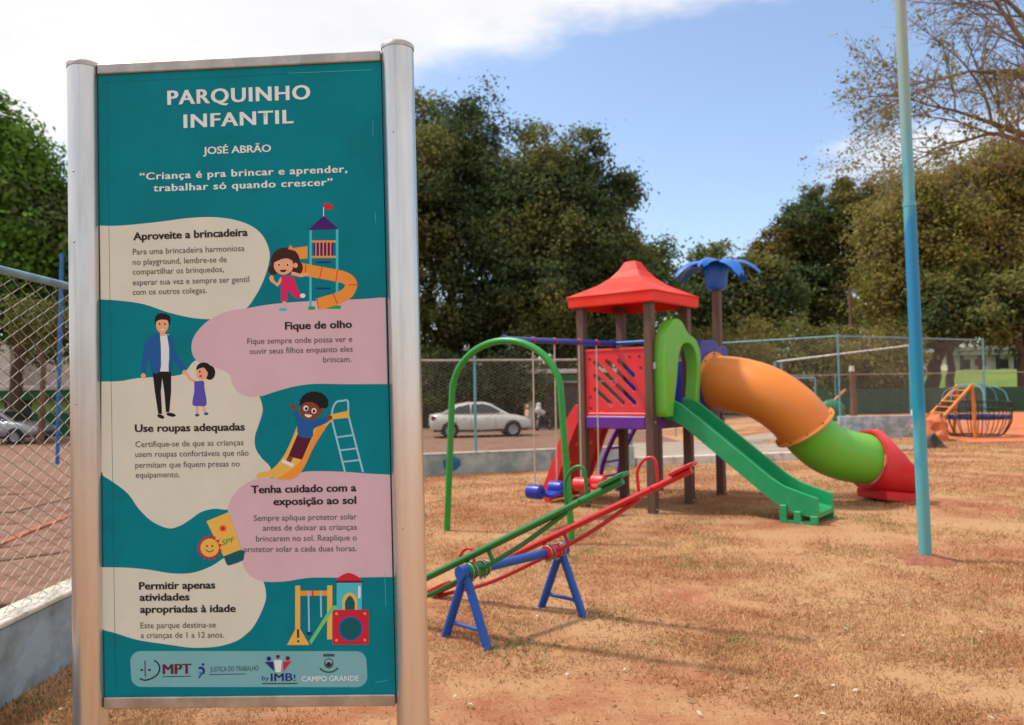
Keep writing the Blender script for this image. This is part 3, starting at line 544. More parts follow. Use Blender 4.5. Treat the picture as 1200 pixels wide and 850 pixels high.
# ------------------------------------------------------------------ PLAY TOWER
Fp = V((1.71, 9.86, 0)); Lv = V((-.78, .625, 0)).normalized(); Rv = V((.625, .78, 0)).normalized(); Z = V((0, 0, 1))
def TP(l, r, z=0): return Fp+Lv*l+Rv*r+Z*z
def build_tower():
    t = thing('play_tower', Fp, 'colourful playground tower with red roof, blue plastic palm, green slide and orange tube slide', 'playground')
    def post(l, r, h):
        m = MB(); M = frame(TP(l, r), Rv, Lv, Z); m.box((-.055, -.055, -.05), (.055, .055, h), M, bev=.008); p = m.build('post', brown, t)
        c = MB()
        for z in (1.12, .05): c.ell(TP(l-.056, r, z), (.012, .012, .012), 8, 6)
        each(c, 'bolt', galv, p)
        return p
    for l, r, h in ((0, 0, 2.68), (1, 0, 2.68), (1, 1, 2.68), (0, 1, 2.68), (1, 2, 1.9), (0, 2, 2.98)): post(l, r, h)
    # roof: concave pyramid with a deep lip
    m = MB(); ctr = TP(.5, .5); prof = [(.625, 2.62), (.63, 2.735), (.615, 2.765), (.47, 2.84), (.34, 2.91), (.225, 3.005), (.14, 3.11), (.10, 3.185), (.082, 3.22), (.06, 3.23)]
    def ring(h, z): return [TP(.5-h, .5-h, z), TP(.5+h, .5-h, z), TP(.5+h, .5+h, z), TP(.5-h, .5+h, z)]
    rings = []
    for h, z in prof:
        c4 = ring(h, z); row = []
        for i in range(4):
            a, b = c4[i], c4[(i+1) % 4]
            for k in range(6):
                tt = k/6; q = a.lerp(b, tt); q = q.lerp(V((ctr.x, ctr.y, q.z)), .035*math.sin(tt*PI) if z > 2.79 else 0); row.append(q)
        rings.append(row)
    n = 24; vs = [p for r in rings for p in r]; fs = []
    for i in range(len(rings)-1):
        for k in range(n): fs.append((i*n+k, (i+1)*n+k, (i+1)*n+(k+1) % n, i*n+(k+1) % n))
    m.add(vs, [tuple(reversed(f)) for f in fs], 0); m.quad(rings[-1][::-1]); inner = [[q.lerp(V((ctr.x, ctr.y, q.z)), .03)-Z*.015 for q in r] for r in rings]
    vs = [p for r in inner for p in r]; m.add(vs, fs, 0); m.add(rings[0]+inner[0], [(k, (k+1) % n, n+(k+1) % n, n+k) for k in range(n)])
    roof = m.build('roof', coral, t)
    lip = MB(); lo = ring(.634, 2.748); lip.tube(lo, .012, 6, closed=True); lip.build('roof_lip', coral, roof)
    # decks and purple skirt
    for r0 in (0, 1):
        m = MB(); M = frame(TP(0, r0), Rv, Lv, Z); m.box((.06, .0, 1.13), (.94, 1.0, 1.19), M, bev=.01); m.build('deck', navy, t)
    def skirt(a, b, mt=purp, z0=1.03, z1=1.195):
        d = (b-a).normalized(); nn = d.cross(Z); M = frame(a, d, nn, Z); L = (b-a).length; m = MB(); m.box((.06, -.045, z0), (L-.06, .045, z1), M, bev=.014); return m.build('deck_rail', mt, t)
    skirt(TP(0, 0), TP(1, 0)); skirt(TP(0, 0), TP(0, 1)); skirt(TP(0, 1), TP(0, 2)); skirt(TP(1, 0), TP(1, 1)); skirt(TP(1, 1), TP(1, 2)); skirt(TP(0, 2), TP(1, 2)); skirt(TP(0, 1), TP(1, 1))
    # red panel with slanting slots between left and front post
    def slot(x0, y0, x1, y1, w):
        dx, dy = x1-x0, y1-y0; a = math.atan2(dy, dx); out = []
        for k in range(9): q = a+PI/2+PI*k/8; out.append((x0+w*math.cos(q), y0+w*math.sin(q)))
        for k in range(9): q = a-PI/2+PI*k/8; out.append((x1+w*math.cos(q), y1+w*math.sin(q)))
        return out
    def pz(x, y): return ((x-200)/320*.885, .84-(y-530)/350*.84)
    loops = [[(0, 0), (.885, 0), (.885, .84), (0, .84)]]+[slot(*pz(a, b), *pz(c, d), .036) for a, b, c, d in ((385, 592, 455, 668), (320, 592, 458, 740), (255, 595, 350, 700), (374, 724, 458, 812), (255, 668, 398, 812), (255, 742, 335, 820))]
    M = frame(TP(.94, 0, 1.2)-Lv*0+Rv*0, -Lv, Z, -Rv); pan = plate('slotted_panel', loops, M, .035, redp, t, .004)
    b = MB()
    for x, y in ((225, 780), (225, 840), (490, 570), (495, 630), (440, 570), (225, 575)):
        q = pz(x, y); b.cyl(M @ V((*q, .02)), M @ V((*q, .026)), .017, 10)
    each(b, 'bolt_hole_disc', mat('dark_red', (90, 10, 16), .5), pan)  # dark discs on the panel face stand in for the shaded bolt holes
    m = MB(); m.box((-.005, .82, -.03), (.89, .86, .032), M, bev=.008); m.box((-.005, -.005, -.03), (.89, .035, .032), M, bev=.008); each(m, 'panel_rail', redp, pan)
    # steel bar over the panel that carries the swing beam
    m = MB(); m.cyl(TP(0, -.02, 2.12), TP(1, -.02, 2.12), .026, 14); m.build('cross_bar', bpaint, t)
    # lime hood with an arched opening at the straight slide
    out = smooth_path([(.03, 1.2, 0), (.02, 1.6, 0), (.03, 2.0, 0), (.1, 2.24, 0), (.3, 2.39, 0), (.45, 2.38, 0), (.58, 2.28, 0), (.66, 2.22, 0), (.85, 2.16, 0), (.97, 2.0, 0), (.98, 1.75, 0), (.93, 1.5, 0), (.9, 1.2, 0)], 5)
    inn = smooth_path([(.18, 1.2, 0), (.22, 1.4, 0), (.29, 1.65, 0), (.33, 1.85, 0), (.40, 2.03, 0), (.54, 2.12, 0), (.74, 2.10, 0), (.87, 1.95, 0), (.89, 1.7, 0), (.84, 1.45, 0), (.80, 1.2, 0)], 5)
    P = [(p.x, p.y) for p in out]+[(p.x, p.y) for p in reversed(inn)]
    M = frame(TP(-.13, 0), Rv, Z, -Lv); hood = plate('slide_hood', [P], M, .14, lime, t, .012)
    # straight slide
    prof = [(0.06, 1.21), (.18, 1.20), (.30, 1.14), (1.40, .30), (1.55, .215), (1.72, .16), (1.92, .13)]
    w = .25; m = MB(); c0 = .5
    sec = [(-w-.03, -.06), (-w-.035, .19), (-w-.01, .20), (-w+.015, .19), (-w+.025, .03), (-w+.07, 0), (w-.07, 0), (w-.025, .03), (w-.015, .19), (w+.01, .20), (w+.035, .19), (w+.03, -.06)]
    vs = []
    for s_, z in prof:
        fac = 1 if s_ < 1.8 else .85
        for a, hh in sec: vs.append(TP(-s_, c0+a, z+hh*fac))
    k = len(sec); fs = [(i*k+j, i*k+(j+1) % k, (i+1)*k+(j+1) % k, (i+1)*k+j) for i in range(len(prof)-1) for j in range(k)]
    fs += [tuple(range(k-1, -1, -1)), tuple(range((len(prof)-1)*k, len(prof)*k))]; m.add(vs, [tuple(reversed(f)) for f in fs]); sl_ = m.build('slide', green, t)
    m = MB()
    for a in (-w-.055, w+.01):
        for s0, s1, z1 in ((1.50, 1.58, .2), (1.66, 1.74, .14), (1.84, 1.92, .1)): m.box((a, s0, 0), (a+.045, s1, z1), frame(TP(0, c0), Rv, -Lv, Z), bev=.006)
        m.box((a+.004, 1.5, .0), (a+.041, 1.9, .035), frame(TP(0, c0), Rv, -Lv, Z))
    each(m, 'slide_foot', green, sl_)
    # blue panel round the tube mouth
    cz = 1.61; circ = [(.5+.36*math.cos(a), cz+.36*math.sin(a)) for a in [2*PI*i/32 for i in range(32)]]
    M = frame(TP(-.06, 1), Rv, Z, -Lv); bp_ = plate('tube_entry_panel', [[(.05, 1.2), (1.02, 1.2), (1.05, 1.95), (.98, 2.1), (.72, 2.1), (.66, 2.17), (.2, 2.17), (.14, 2.08), (.03, 2.0)], circ], M, .13, navy, t, .012)
    m = MB(); m.box((.1, -.02, 1.2), (.92, .02, 1.95), frame(TP(1, 1), Rv, Lv, Z), bev=.01); m.build('back_panel', skyb, t)
    m = MB(); m.box((.1, -.02, 1.2), (.92, .02, 1.95), frame(TP(.0, 2), Lv, Rv, Z), bev=.01); m.build('back_panel', navy, t)
    # tube slide, three coloured sections
    K = [TP(-.12, 1.5, 1.61), at(868, 452, 10.66), at(900, 463, 10.45), at(930, 485, 10.35), at(951, 511, 10.36), at(970, 526, 10.40), at(991, 534, 10.48), at(1014, 538, 10.58), at(1040, 541, 10.70), at(1061, 543, 10.82)]
    path = smooth_path(K, 8)
    def shell(pts, R, n=36, th=.02, flange=True, cutp=None, mt=orange, name='tube_section'):
        m = MB(); N = len(pts); rad = R if isinstance(R, list) else [R]*N
        if flange:
            d0 = (pts[1]-pts[0]).normalized(); d1 = (pts[-1]-pts[-2]).normalized()
            pts = [pts[0], pts[0]+d0*.028]+pts[1:-1]+[pts[-1]-d1*.028, pts[-1]]; rad = [rad[0]+.05, rad[0]+.05]+rad[1:-1]+[rad[-1]+.05, rad[-1]+.05]
            pts.insert(2, pts[1]+d0*.004); rad.insert(2, rad[2]); pts.insert(-2, pts[-2]-d1*.004); rad.insert(-2, rad[-3])
        m.tube(pts, rad, n, cap=False); m.tube([p for p in pts], [r-th if r < .43 else r-.07 for r in rad], n, cap=False)
        k = len(m.v)//2; N = len(pts)
        for base in (0, (N-1)*n): m.add(m.v[base:base+n]+m.v[k+base:k+base+n], [(i, (i+1) % n, n+(i+1) % n, n+i) for i in range(n)])
        return m
    j1 = 30; j2 = 57
    m = shell(path[:j1], .37); tb = m.build('tube_section', orange, t); bo = MB()
    for pp, d_ in ((path[0]+(path[1]-path[0]).normalized()*.034, (path[1]-path[0]).normalized()), (path[j1-1]-(path[j1-1]-path[j1-2]).normalized()*.034, (path[j1-1]-path[j1-2]).normalized())):
        u_ = d_.cross(Z).normalized(); w_ = u_.cross(d_)
        for k_ in range(10): a_ = k_*PI/5+.2; bo.ell(pp+(u_*math.cos(a_)+w_*math.sin(a_))*.397, (.013, .013, .013), 6, 5)
    each(bo, 'flange_bolt', mat('dark_bolt', (70, 60, 52), .5, .4), tb)
    m = shell(path[j1-1:j2], .335, flange=False); m.build('tube_section', lime, t)
    # exit: flared, its top cut away on a slope
    ex = path[j2-1:]; rr = [.385+.045*min(1, i/5) for i in range(len(ex))]
    m = shell(ex, rr, 40, .03, False); me = m.mesh('tube_exit', org(t), [redp]); bm = bmesh.new(); bm.from_mesh(me); bmesh.ops.remove_doubles(bm, verts=bm.verts, dist=.0005)
    d = (ex[-1]-ex[0]).normalized(); co = ex[0]+d*.21+Z*.43-org(t); nn = (d*.62+Z*.66+d.cross(Z)*.40).normalized()
    bmesh.ops.bisect_plane(bm, geom=bm.verts[:]+bm.edges[:]+bm.faces[:], plane_co=co, plane_no=nn, clear_outer=True); bm.to_mesh(me); bm.free(); xt = link('tube_exit', me, t)
    m = MB(); M = frame(ex[0].lerp(ex[-1], .5)*1, d, Z.cross(d), Z); c_ = ex[0].lerp(ex[-1], .5).z; m.box((-.26, -.27, -c_), (.3, .27, -c_+.13), M, bev=.015); m.build('tube_foot', redp, xt)
    # tall blue palm on the last post
    top = TP(0, 2, 2.94); palm = MB(); palm.lathe([(.001, 0), (.125, 0), (.15, .06), (.165, .2), (.19, .34), (.16, .38), (.001, .40)], Matrix.Translation(top), 20); palm.build('palm_cup', skyb, t)
    for i in range(7):
        a = math.radians(-20+i*360/7); dr = V((math.cos(a), math.sin(a), 0)); sd_ = V((-math.sin(a), math.cos(a), 0)); lf = MB(); N = 11; rows = []
        for j in range(N):
            q = j/(N-1); rr_ = .04+.60*q-.03*q**3; zz = .36+.075*math.sin(q*PI*.7)-(.20+.08*math.sin(i*2.3))*q**2.6; wd = (.05+.10*math.sin(min(1, q*1.1+.12)*PI*.9))*(1 if q < .99 else .35)
            c = top+dr*rr_+Z*zz; rows.append([c-sd_*wd-Z*.03, c-sd_*wd*.5+Z*.004, c+Z*.022, c+sd_*wd*.5+Z*.004, c+sd_*wd-Z*.03])
        vs = [p for r in rows for p in r]; vs2 = [p-Z*.009 for p in vs]; fs = [(j*5+k, j*5+k+1, (j+1)*5+k+1, (j+1)*5+k) for j in range(N-1) for k in range(4)]
        lf.add(vs, fs, 0, True); lf.add(vs2, [tuple(reversed(f)) for f in fs], 0, True)
        bd = [j*5 for j in range(N)]+[(N-1)*5+k for k in range(1, 5)]+[j*5+4 for j in range(N-2, -1, -1)]
        A = [vs[i_] for i_ in bd]; Bq = [vs2[i_] for i_ in bd]; q = len(bd); lf.add(A+Bq, [(i_, i_+1, q+i_+1, q+i_) for i_ in range(q-1)]); lf.build('palm_leaf', skyb, t)
    # red climbing ramp on the far left side: two cheeks and a board with footholds
    m = MB(); pr_ = [(.04, 1.28), (.16, 1.12), (.27, .9), (.37, .66), (.50, .36), (.66, .02)]
    for a in (.08, .92):
        vs = []
        for l_, z in pr_:
            for dl, dz in ((-.02, -.03), (.13, .06)):
                for e in (-.025, .025): vs.append(TP(1+l_+dl, a+e, max(0, z+dz)))
        fs = []
        for i in range(len(pr_)-1):
            o = i*4; fs += [(o, o+1, o+5, o+4), (o+2, o+6, o+7, o+3), (o, o+4, o+6, o+2), (o+1, o+3, o+7, o+5)]
        fs += [(0, 2, 3, 1), (20, 21, 23, 22)]; m.add(vs, fs)
    cr = each(m, 'climbing_ramp', redp, t)[0]
    m = MB(); vs = []
    for l_, z in pr_:
        for dl in (0, .03):
            for a in (.08, .92): vs.append(TP(1+l_+dl, a, z+.01))
    fs = []
    for i in range(len(pr_)-1): o = i*4; fs += [(o, o+1, o+5, o+4), (o+2, o+6, o+7, o+3)]
    m.add(vs, fs); m.build('climbing_board', redp, cr)
    m = MB()
    for z, l_ in ((.3, .57), (.55, .46), (.8, .35), (1.0, .25)):
        for a in (.3, .65): m.ell(TP(1+l_, a, z), (.05, .05, .035), 8, 6)
    each(m, 'foothold', mat('yellow_grip', (220, 180, 40), .5), cr)
    # purple arched ladder of the second deck
    rails = []
    for r_ in (1.12, 1.62):
        m = MB(); m.tube(smooth_path([TP(.99, r_, 1.15), TP(1.12, r_, 1.02), TP(1.3, r_, .72), TP(1.44, r_, .4), TP(1.5, r_, -.02)], 5), .035, 10); rails.append(m.build('ladder_rail', purp, t))
    for k, (l_, z) in enumerate(((1.1, 1.03), (1.21, .86), (1.31, .68), (1.39, .48), (1.46, .26))):
        m = MB(); m.cyl(TP(l_, 1.12, z), TP(l_, 1.62, z), .02, 8); m.build('rung', purp, t)
    # grey box clamp on the front post
    m = MB(); m.box((.06, -.03, 1.78), (.075, .03, 1.86), frame(TP(0, 0), -Lv, Rv, Z)); m.build('plate_label', white, t)
build_tower()

# ------------------------------------------------------------------ SWINGS
def build_swings():
    A = V((-.75, 8.89, 0)); B = V((.57, 8.0, 0)); c = (A+B)/2; d = (B-A).normalized(); t = thing('swing_frame', c, 'green arched swing frame with blue beam reaching to the tower', 'swing frame')
    P = [c-d*.80-Z*.05, c-d*.765+Z*.5, c-d*.725+Z*1.1, c-d*.70+Z*1.5]
    for i in range(1, 24): a = PI-PI*i/24; P.append(c+d*.70*math.cos(a)+Z*(1.5+.575*math.sin(a)))
    P += [c+d*.70+Z*1.5, c+d*.725+Z*1.1, c+d*.765+Z*.5, c+d*.80-Z*.05]
    m = MB(); m.tube(P, .036, 14); m.build('arch', gpaint, t)
    top = c+Z*2.09; e = TP(.5, -.03, 2.12); m = MB(); m.cyl(top, e, .032, 14); m.build('beam', npaint, t)
    m = MB(); dd = (e-top).normalized(); m.cyl(e-dd*.06, e, .045, 12); m.cyl(top-dd*.01, top+dd*.05, .042, 12); each(m, 'beam_sleeve', npaint, t)
    sidev = dd.cross(Z).normalized()
    def swing(t0, t1, mt, label, h):
        a = top.lerp(e, t0); b = top.lerp(e, t1); mid = (a+b)/2; L = (b-a).length; s = thing('toddler_swing', (mid.x, mid.y, h), label, 'swing', 'toddler swings hanging from the blue beam'); X = V((dd.x, dd.y, 0)).normalized(); N = Z.cross(X)
        for q in (a, b):
            ck = MB(); ck.tube([q-Z*.03, V((q.x, q.y, h+.06))], .0085, 6); ck.build('chain', chain, s)
            hk = MB(); hk.tube([q+Z*(.035*math.cos(g))+N*(.035*math.sin(g)) for g in [i*2*PI/10 for i in range(10)]], .008, 6, closed=True); hk.build('hanger_ring', rpaint, s)
        m = MB(); M = frame(V((mid.x, mid.y, h)), X, N, Z)
        # seat tray sagging between two round end drums
        rows = []
        for i in range(9):
            u = -L/2+.04+(L-.08)*i/8; z = -.055+.045*(2*i/8-1)**2
            rows.append([M @ V((u, y, z+dz)) for y, dz in ((-.11, 0), (-.09, .018), (.09, .018), (.11, 0), (.09, -.02), (-.09, -.02))])
        vs = [p for r in rows for p in r]; m.add(vs, [(i*6+k, i*6+(k+1) % 6, (i+1)*6+(k+1) % 6, (i+1)*6+k) for i in range(8) for k in range(6)], 0, True); m.build('seat', mt, s)
        for u in (-L/2, L/2):
            m = MB(); Q = M @ Matrix.Translation((u, -.1, .01)) @ Matrix.Rotation(-PI/2, 4, 'X'); m.lathe([(.001, 0), (.055, .0), (.08, .02), (.082, .1), (.08, .18), (.055, .2), (.001, .2)], Q, 28, smooth=False); dm = m.build('seat_end', mt, s)
            m = MB()
            for y in (-.103, .103): m.ell(M @ V((u, y, .01)), (.014, .014, .014), 8, 6)
            each(m, 'bolt', black, dm)
    swing(.233, .419, mat('swing_blue', (24, 48, 170), .35), 'blue plastic toddler swing seat hanging nearest the green arch', .41)
    swing(.644, .817, redp, 'red plastic toddler swing seat hanging in front of the tower post', .40)
build_swings()

# ------------------------------------------------------------------ SEESAWS
def build_seesaw():
    a = V((-.31, 4.955, 0)); b = V((.32, 5.605, 0)); d = (b-a).normalized(); n = V((d.y, -d.x, 0))
    t = thing('seesaw_stand', (a+b)/2, 'blue steel stand of two A frames carrying both seesaws', 'seesaw stand')
    for q in (a, b):
        for s in (-1, 1):
            m = MB(); m.cyl(q+n*.2*s-Z*.02, q+Z*.425, .028, 12); m.build('leg', bpaint, t)
        m = MB(); m.cyl(q-n*.155+Z*.1, q+n*.155+Z*.1, .013, 8); m.build('brace', bpaint, t)
        m = MB(); m.cyl(q-d*.05+Z*.43, q+d*.05+Z*.43, .043, 14); m.build('socket', bpaint, t)
    m = MB(); m.cyl(a+Z*.43, b+Z*.43, .03, 14); m.build('axle', bpaint, t)
    v = V((.885, -.54, .515)); L = v.length; vd = v.normalized()
    def saw(q, mt, label, z=.53):
        c = V((q.x, q.y, z)); s = thing('seesaw', c, label, 'seesaw', 'tubular seesaws on the blue stand'); side = vd.cross(Z).normalized(); up = side.cross(vd)
        m = MB(); m.cyl(c-v*.98, c+v*.97, .0225, 12); m.cyl(c-v*.98+side*.055, c+v*.72+side*.03, .016, 8); each(m, 'upper_rail', mt, s)
        m = MB(); piv = c-Z*.07-up*.02
        m.tube(smooth_path([c+v*.62-up*.02, c+v*.3-up*.075, piv+vd*.08-up*.015, piv-vd*.1-up*.02, c-v*.55-up*.10, c-v*.96-up*.03], 6), .0145, 10); m.build('lower_rail', mt, s)
        for k in (-.08, .10):
            m = MB(); m.cyl(c+vd*k, c+vd*k-up*.11, .014, 8); m.build('strut', mt, s)
        m = MB(); m.cyl(piv-d*.085-Z*.01, piv+d*.085-Z*.01, .045, 14); sl = m.build('pivot_sleeve', mt, s)
        m = MB()
        for k in (-.07, -.035, .035, .07):
            m.tube([piv+d*k+V((n.x*.05*math.cos(g), n.y*.05*math.cos(g), .05*math.sin(g)-.01)) for g in [i*2*PI/12 for i in range(12)]], .0038, 5, closed=True); m.ell(piv+d*k-Z*.065, (.012, .012, .014), 6, 5)
        each(m, 'clamp', darkgal, sl)
        for e, sg in ((.93, 1), (-.93, -1)):
            M = frame(c+v*e+up*.03, vd, side, up); m = MB(); m.box((-.09, -.05, -.012), (.085, .05, .012), M, bev=.005); m.build('seat', mt, s)
            h = c+v*(e-sg*.24); P = [h+side*-.0+vd*(-.05*sg)]; r = .074
            P = [h-vd*.074*sg]+[h+Z*(.115)+up*.02+Z*r*math.sin(g)-vd*sg*r*math.cos(g) for g in [PI*i/8 for i in range(0, 9)]]+[h+vd*.074*sg]
            m = MB(); m.tube(smooth_path(P, 3), .011, 8); m.build('handle', mt, s)
    saw(a+d*.09, gpaint2, 'dark green tubular seesaw, nearer of the two, right end raised'); saw(b-d*.09, rpaint, 'red tubular seesaw, farther of the two, right end raised')
build_seesaw()

# ------------------------------------------------------------------ tall blue pole with soil mound
def build_pole():
    b = V((3.59, 7.02, 0)); t = thing('tall_pole', b, 'tall weathered blue steel pole rising out of a small soil mound', 'pole')
    lean = V((-.012, 0, 1)); c = [(0, (92, 158, 160)), (.16, (76, 160, 172)), (.26, (0, 132, 160)), (.42, (20, 120, 170)), (.53, (26, 124, 170)), (.60, (88, 160, 172)), (.70, (124, 160, 158)), (.84, (150, 158, 142)), (.93, (116, 158, 160))]
    m = bpy.data.materials.new('weathered_pole_paint'); m.use_nodes = True; n = m.node_tree.nodes; l = m.node_tree.links; B = n['Principled BSDF']; B.inputs['Roughness'].default_value = .5
    tc = n.new('ShaderNodeTexCoord'); sx = n.new('ShaderNodeSeparateXYZ'); l.new(tc.outputs['Object'], sx.inputs[0]); nz = n.new('ShaderNodeTexNoise'); nz.inputs['Scale'].default_value = 7; nz.inputs['Detail'].default_value = 6
    mp = n.new('ShaderNodeMapping'); mp.inputs['Scale'].default_value = (1.6, 1.6, .35); l.new(tc.outputs['Object'], mp.inputs[0]); l.new(mp.outputs[0], nz.inputs[0])
    a = n.new('ShaderNodeMath'); a.operation = 'MULTIPLY_ADD'; l.new(nz.outputs[0], a.inputs[0]); a.inputs[1].default_value = 1.9; a.inputs[2].default_value = -.95
    s = n.new('ShaderNodeMath'); s.operation = 'ADD'; l.new(sx.outputs[2], s.inputs[0]); l.new(a.outputs[0], s.inputs[1]); dv = n.new('ShaderNodeMath'); dv.operation = 'DIVIDE'; l.new(s.outputs[0], dv.inputs[0]); dv.inputs[1].default_value = 5.6
    r = n.new('ShaderNodeValToRGB')
    while len(r.color_ramp.elements) < len(c): r.color_ramp.elements.new(.5)
    for e, (p, q) in zip(r.color_ramp.elements, c): e.position = p; e.color = (*lin(q), 1)
    l.new(dv.outputs[0], r.inputs[0]); l.new(r.outputs[0], B.inputs['Base Color'])
    bp = n.new('ShaderNodeBump'); bp.inputs['Strength'].default_value = .15; l.new(nz.outputs[0], bp.inputs['Height']); l.new(bp.outputs[0], B.inputs['Normal'])
    mb = MB(); mb.tube([b-Z*.1, b+lean*3.15], .053, 18, cap=False); mb.tube([b+lean*3.13, b+lean*6.5], .047, 18); p = mb.build('shaft', m, t)
    w = MB(); w.tube([b+lean*3.12, b+lean*3.16], .056, 18); w.tube([b+lean*5.0, b+lean*5.02], .05, 18); each(w, 'joint_ring', teal, p)
    mb = MB(); vs = []; 
    for j in range(9):
        for i in range(28):
            a_ = 2*PI*i/28; rr = .28*j/8*(1+.55*noise.noise(V((math.cos(a_)*1.6, math.sin(a_)*1.6, 5)))+.25*noise.noise(V((math.cos(a_)*6, math.sin(a_)*6, 2)))); z = .075*(1-(j/8)**.8)+.012*noise.noise(V((rr*math.cos(a_)*14, rr*math.sin(a_)*14, 1)))-(.01 if j == 8 else 0); vs.append(b+V((rr*math.cos(a_), rr*math.sin(a_), z)))
    mb.add(vs, [(j*28+i, j*28+(i+1) % 28, (j+1)*28+(i+1) % 28, (j+1)*28+i) for j in range(8) for i in range(28)], 0, True)
    o = mb.build('soil_mound', mat('red_soil', (158, 98, 70), .95, 0, .2, 20, .8, 60), None, b); tag(o, 'small mound of loose reddish soil around the foot of the blue pole', 'soil mound')
build_pole()

# ------------------------------------------------------------------ walls and fences
def wall(name, pts, h, th, label, mt, cap=None, inward=1):
    t = thing(name, (*pts[0], 0), label, 'wall'); m = MB(); c = MB()
    for (x0, y0), (x1, y1) in zip(pts, pts[1:]):
        d = V((x1-x0, y1-y0, 0)); L = d.length; d.normalize(); M = frame(V((x0, y0, 0)), d, Z.cross(d), Z); m.box((-.0, 0, -.6), (L, th, h), M, bev=.01)
        if cap: c.box((-.0, -.012, h+.002), (L, th+.012, h+.03), M, bev=.006)
    each(m, 'masonry', mt, t)
    if cap: each(c, 'coping', cap, t)
    return t
limewash = mat('whitewashed_edge', (206, 200, 188), .85, 0, .2, 6, .3, 40, rgb2=(150, 142, 128), lo=.3, hi=.5)
wl = wall('low_wall', [(-2.5, 1.0), (-2.8, 14.3)], .40, .16, 'low blue grey masonry wall with whitewashed coping left of the sign', concrete, limewash)
wb = wall('low_wall', [(-2.8, 14.3), (1.48, 15.65), (2.4, 15.85)], .37, .16, 'low pale wall with painted blue dots behind the swings', mat('pale_mural_wall', (176, 184, 178), .85, 0, .2, 3, .4, 30, rgb2=(132, 150, 146), lo=.4, hi=.6), limewash)
def dots():
    d = V((4.28, 1.35, 0)).normalized(); nn = Z.cross(d)
    for x, z, r, c in ((-1.15, .2, .17, (50, 120, 168)), (.9, .22, .2, (116, 176, 168)), (1.3, .2, .2, (120, 178, 190))):
        k = (x+2.8)/d.x; o = V((-2.8, 14.3, 0))+d*k; m = MB(); M = frame(o-nn*.004, d, Z, -nn); vs = [M @ V((r*math.cos(2*PI*i/20)*(1+.08*math.sin(i*1.7)), z+r*.8*math.sin(2*PI*i/20), 0)) for i in range(20)]
        m.quad(vs); m.build('painted_dot', mat('mural_paint_%d_%d' % (c[0], c[2]), c, .8, 0, .2, 10), wb)
dots()
kb = wall('kerb', [(2.45, 15.86), (5.85, 16.6), (7.6, 17.6)], .16, .2, 'low pale concrete kerb behind the tower legs', limewash); kb['category'] = 'kerb'
wr = wall('low_wall', [(9.55, 23.35), (12.3, 23.1)], .62, .2, 'short grey rendered wall right of the red tube exit', mat('grey_blue_render', (182, 192, 200), .85, 0, .2, 4, .4, 30, rgb2=(140, 148, 154)))
m = MB(); m.box((-.12, -.12, 0), (.12, .12, .16), Matrix.Translation((11.75, 23.2, .62)), bev=.01); tag(m.build('white_block', white, None), 'small white block standing on the end of the grey wall', 'block')

def chainlink(mb, p0, p1, z0, z1, w, r, zf=None):
    d = p1-p0; L = d.length; d = d.normalized(); n = int(L/w); k = max(2, int((z1-z0)/(w*.5))); nn = Z.cross(d); tri = [(0, 1), (.87, -.5), (-.87, -.5)]
    vs = []; fs = []
    for i in range(n+1):
        base = len(vs)
        for j in range(k+1):
            s = ((j+i) % 2)*2-1; c = p0+d*(i*w+s*w*.5)+Z*(z0+(z1-z0)*j/k)+nn*(s*r*1.0)
            for a, b_ in tri: q = c+d*(a*r)+nn*(b_*r); vs.append(q)
        for j in range(k):
            for a in range(3): b2 = (a+1) % 3; fs.append((base+j*3+a, base+j*3+b2, base+j*3+3+b2, base+j*3+3+a))
    mb.add(vs, fs)
def fence(name, pts, z0, z1, label, post_step, w, r, pm=teal, pr=.026, rail_r=.022, railm=darkgal, low_rail=False):
    t = thing(name, (pts[0][0], pts[0][1], 0), label, 'fence'); mb = MB(); rl = MB()
    for i, (a, b) in enumerate(zip(pts, pts[1:])):
        A, B = V((*a, 0)), V((*b, 0)); chainlink(mb, A, B, z0+.02, z1, w, r); rl.cyl(A+Z*z1, B+Z*z1, rail_r, 10)
        if low_rail: rl.cyl(A+Z*(z0+.03), B+Z*(z0+.03), .006, 6)
        L = (B-A).length; k = max(1, round(L/post_step))
        for j in range(k+(1 if i == len(pts)-2 else 0)):
            q = A.lerp(B, j/k); pmb = MB(); pmb.cyl(q+Z*(z0-.2), q+Z*(z1+.04), pr, 10); p = pmb.build('post', pm, t); cp = MB(); cp.ell(q+Z*(z1+.05), (pr*1.15, pr*1.15, pr*.8), 8, 6); cp.build('post_cap', pm, p)
    each(rl, 'top_rail', railm, t); o = mb.build('chain_link_mesh', wirem, t); o['kind'] = 'stuff'; return t
fence('chain_link_fence', [(-2.60, 1.05), (-2.88, 14.3)], .40, 2.22, 'chain link fence with grey top rail on the low wall left of the sign', 4.42, .075, .0031, railm=palerail)
fence('chain_link_fence', [(-2.85, 14.42), (1.43, 15.75), (2.36, 15.95)], .40, 2.12, 'chain link fence on the low wall behind the swings', 2.68, .065, .0040)
fence('chain_link_fence', [(5.6, 27.5), (9.62, 23.45), (16.0, 27.0)], .05, 2.98, 'tall chain link court fence behind the tube slide', 7.0, .10, .0045, railm=palerail)
fence('chain_link_fence', [(12.5, 40.2), (32, 41.5)], .05, 2.05, 'far chain link fence with pale posts at the edge of the green field', 3.9, .14, .0035)
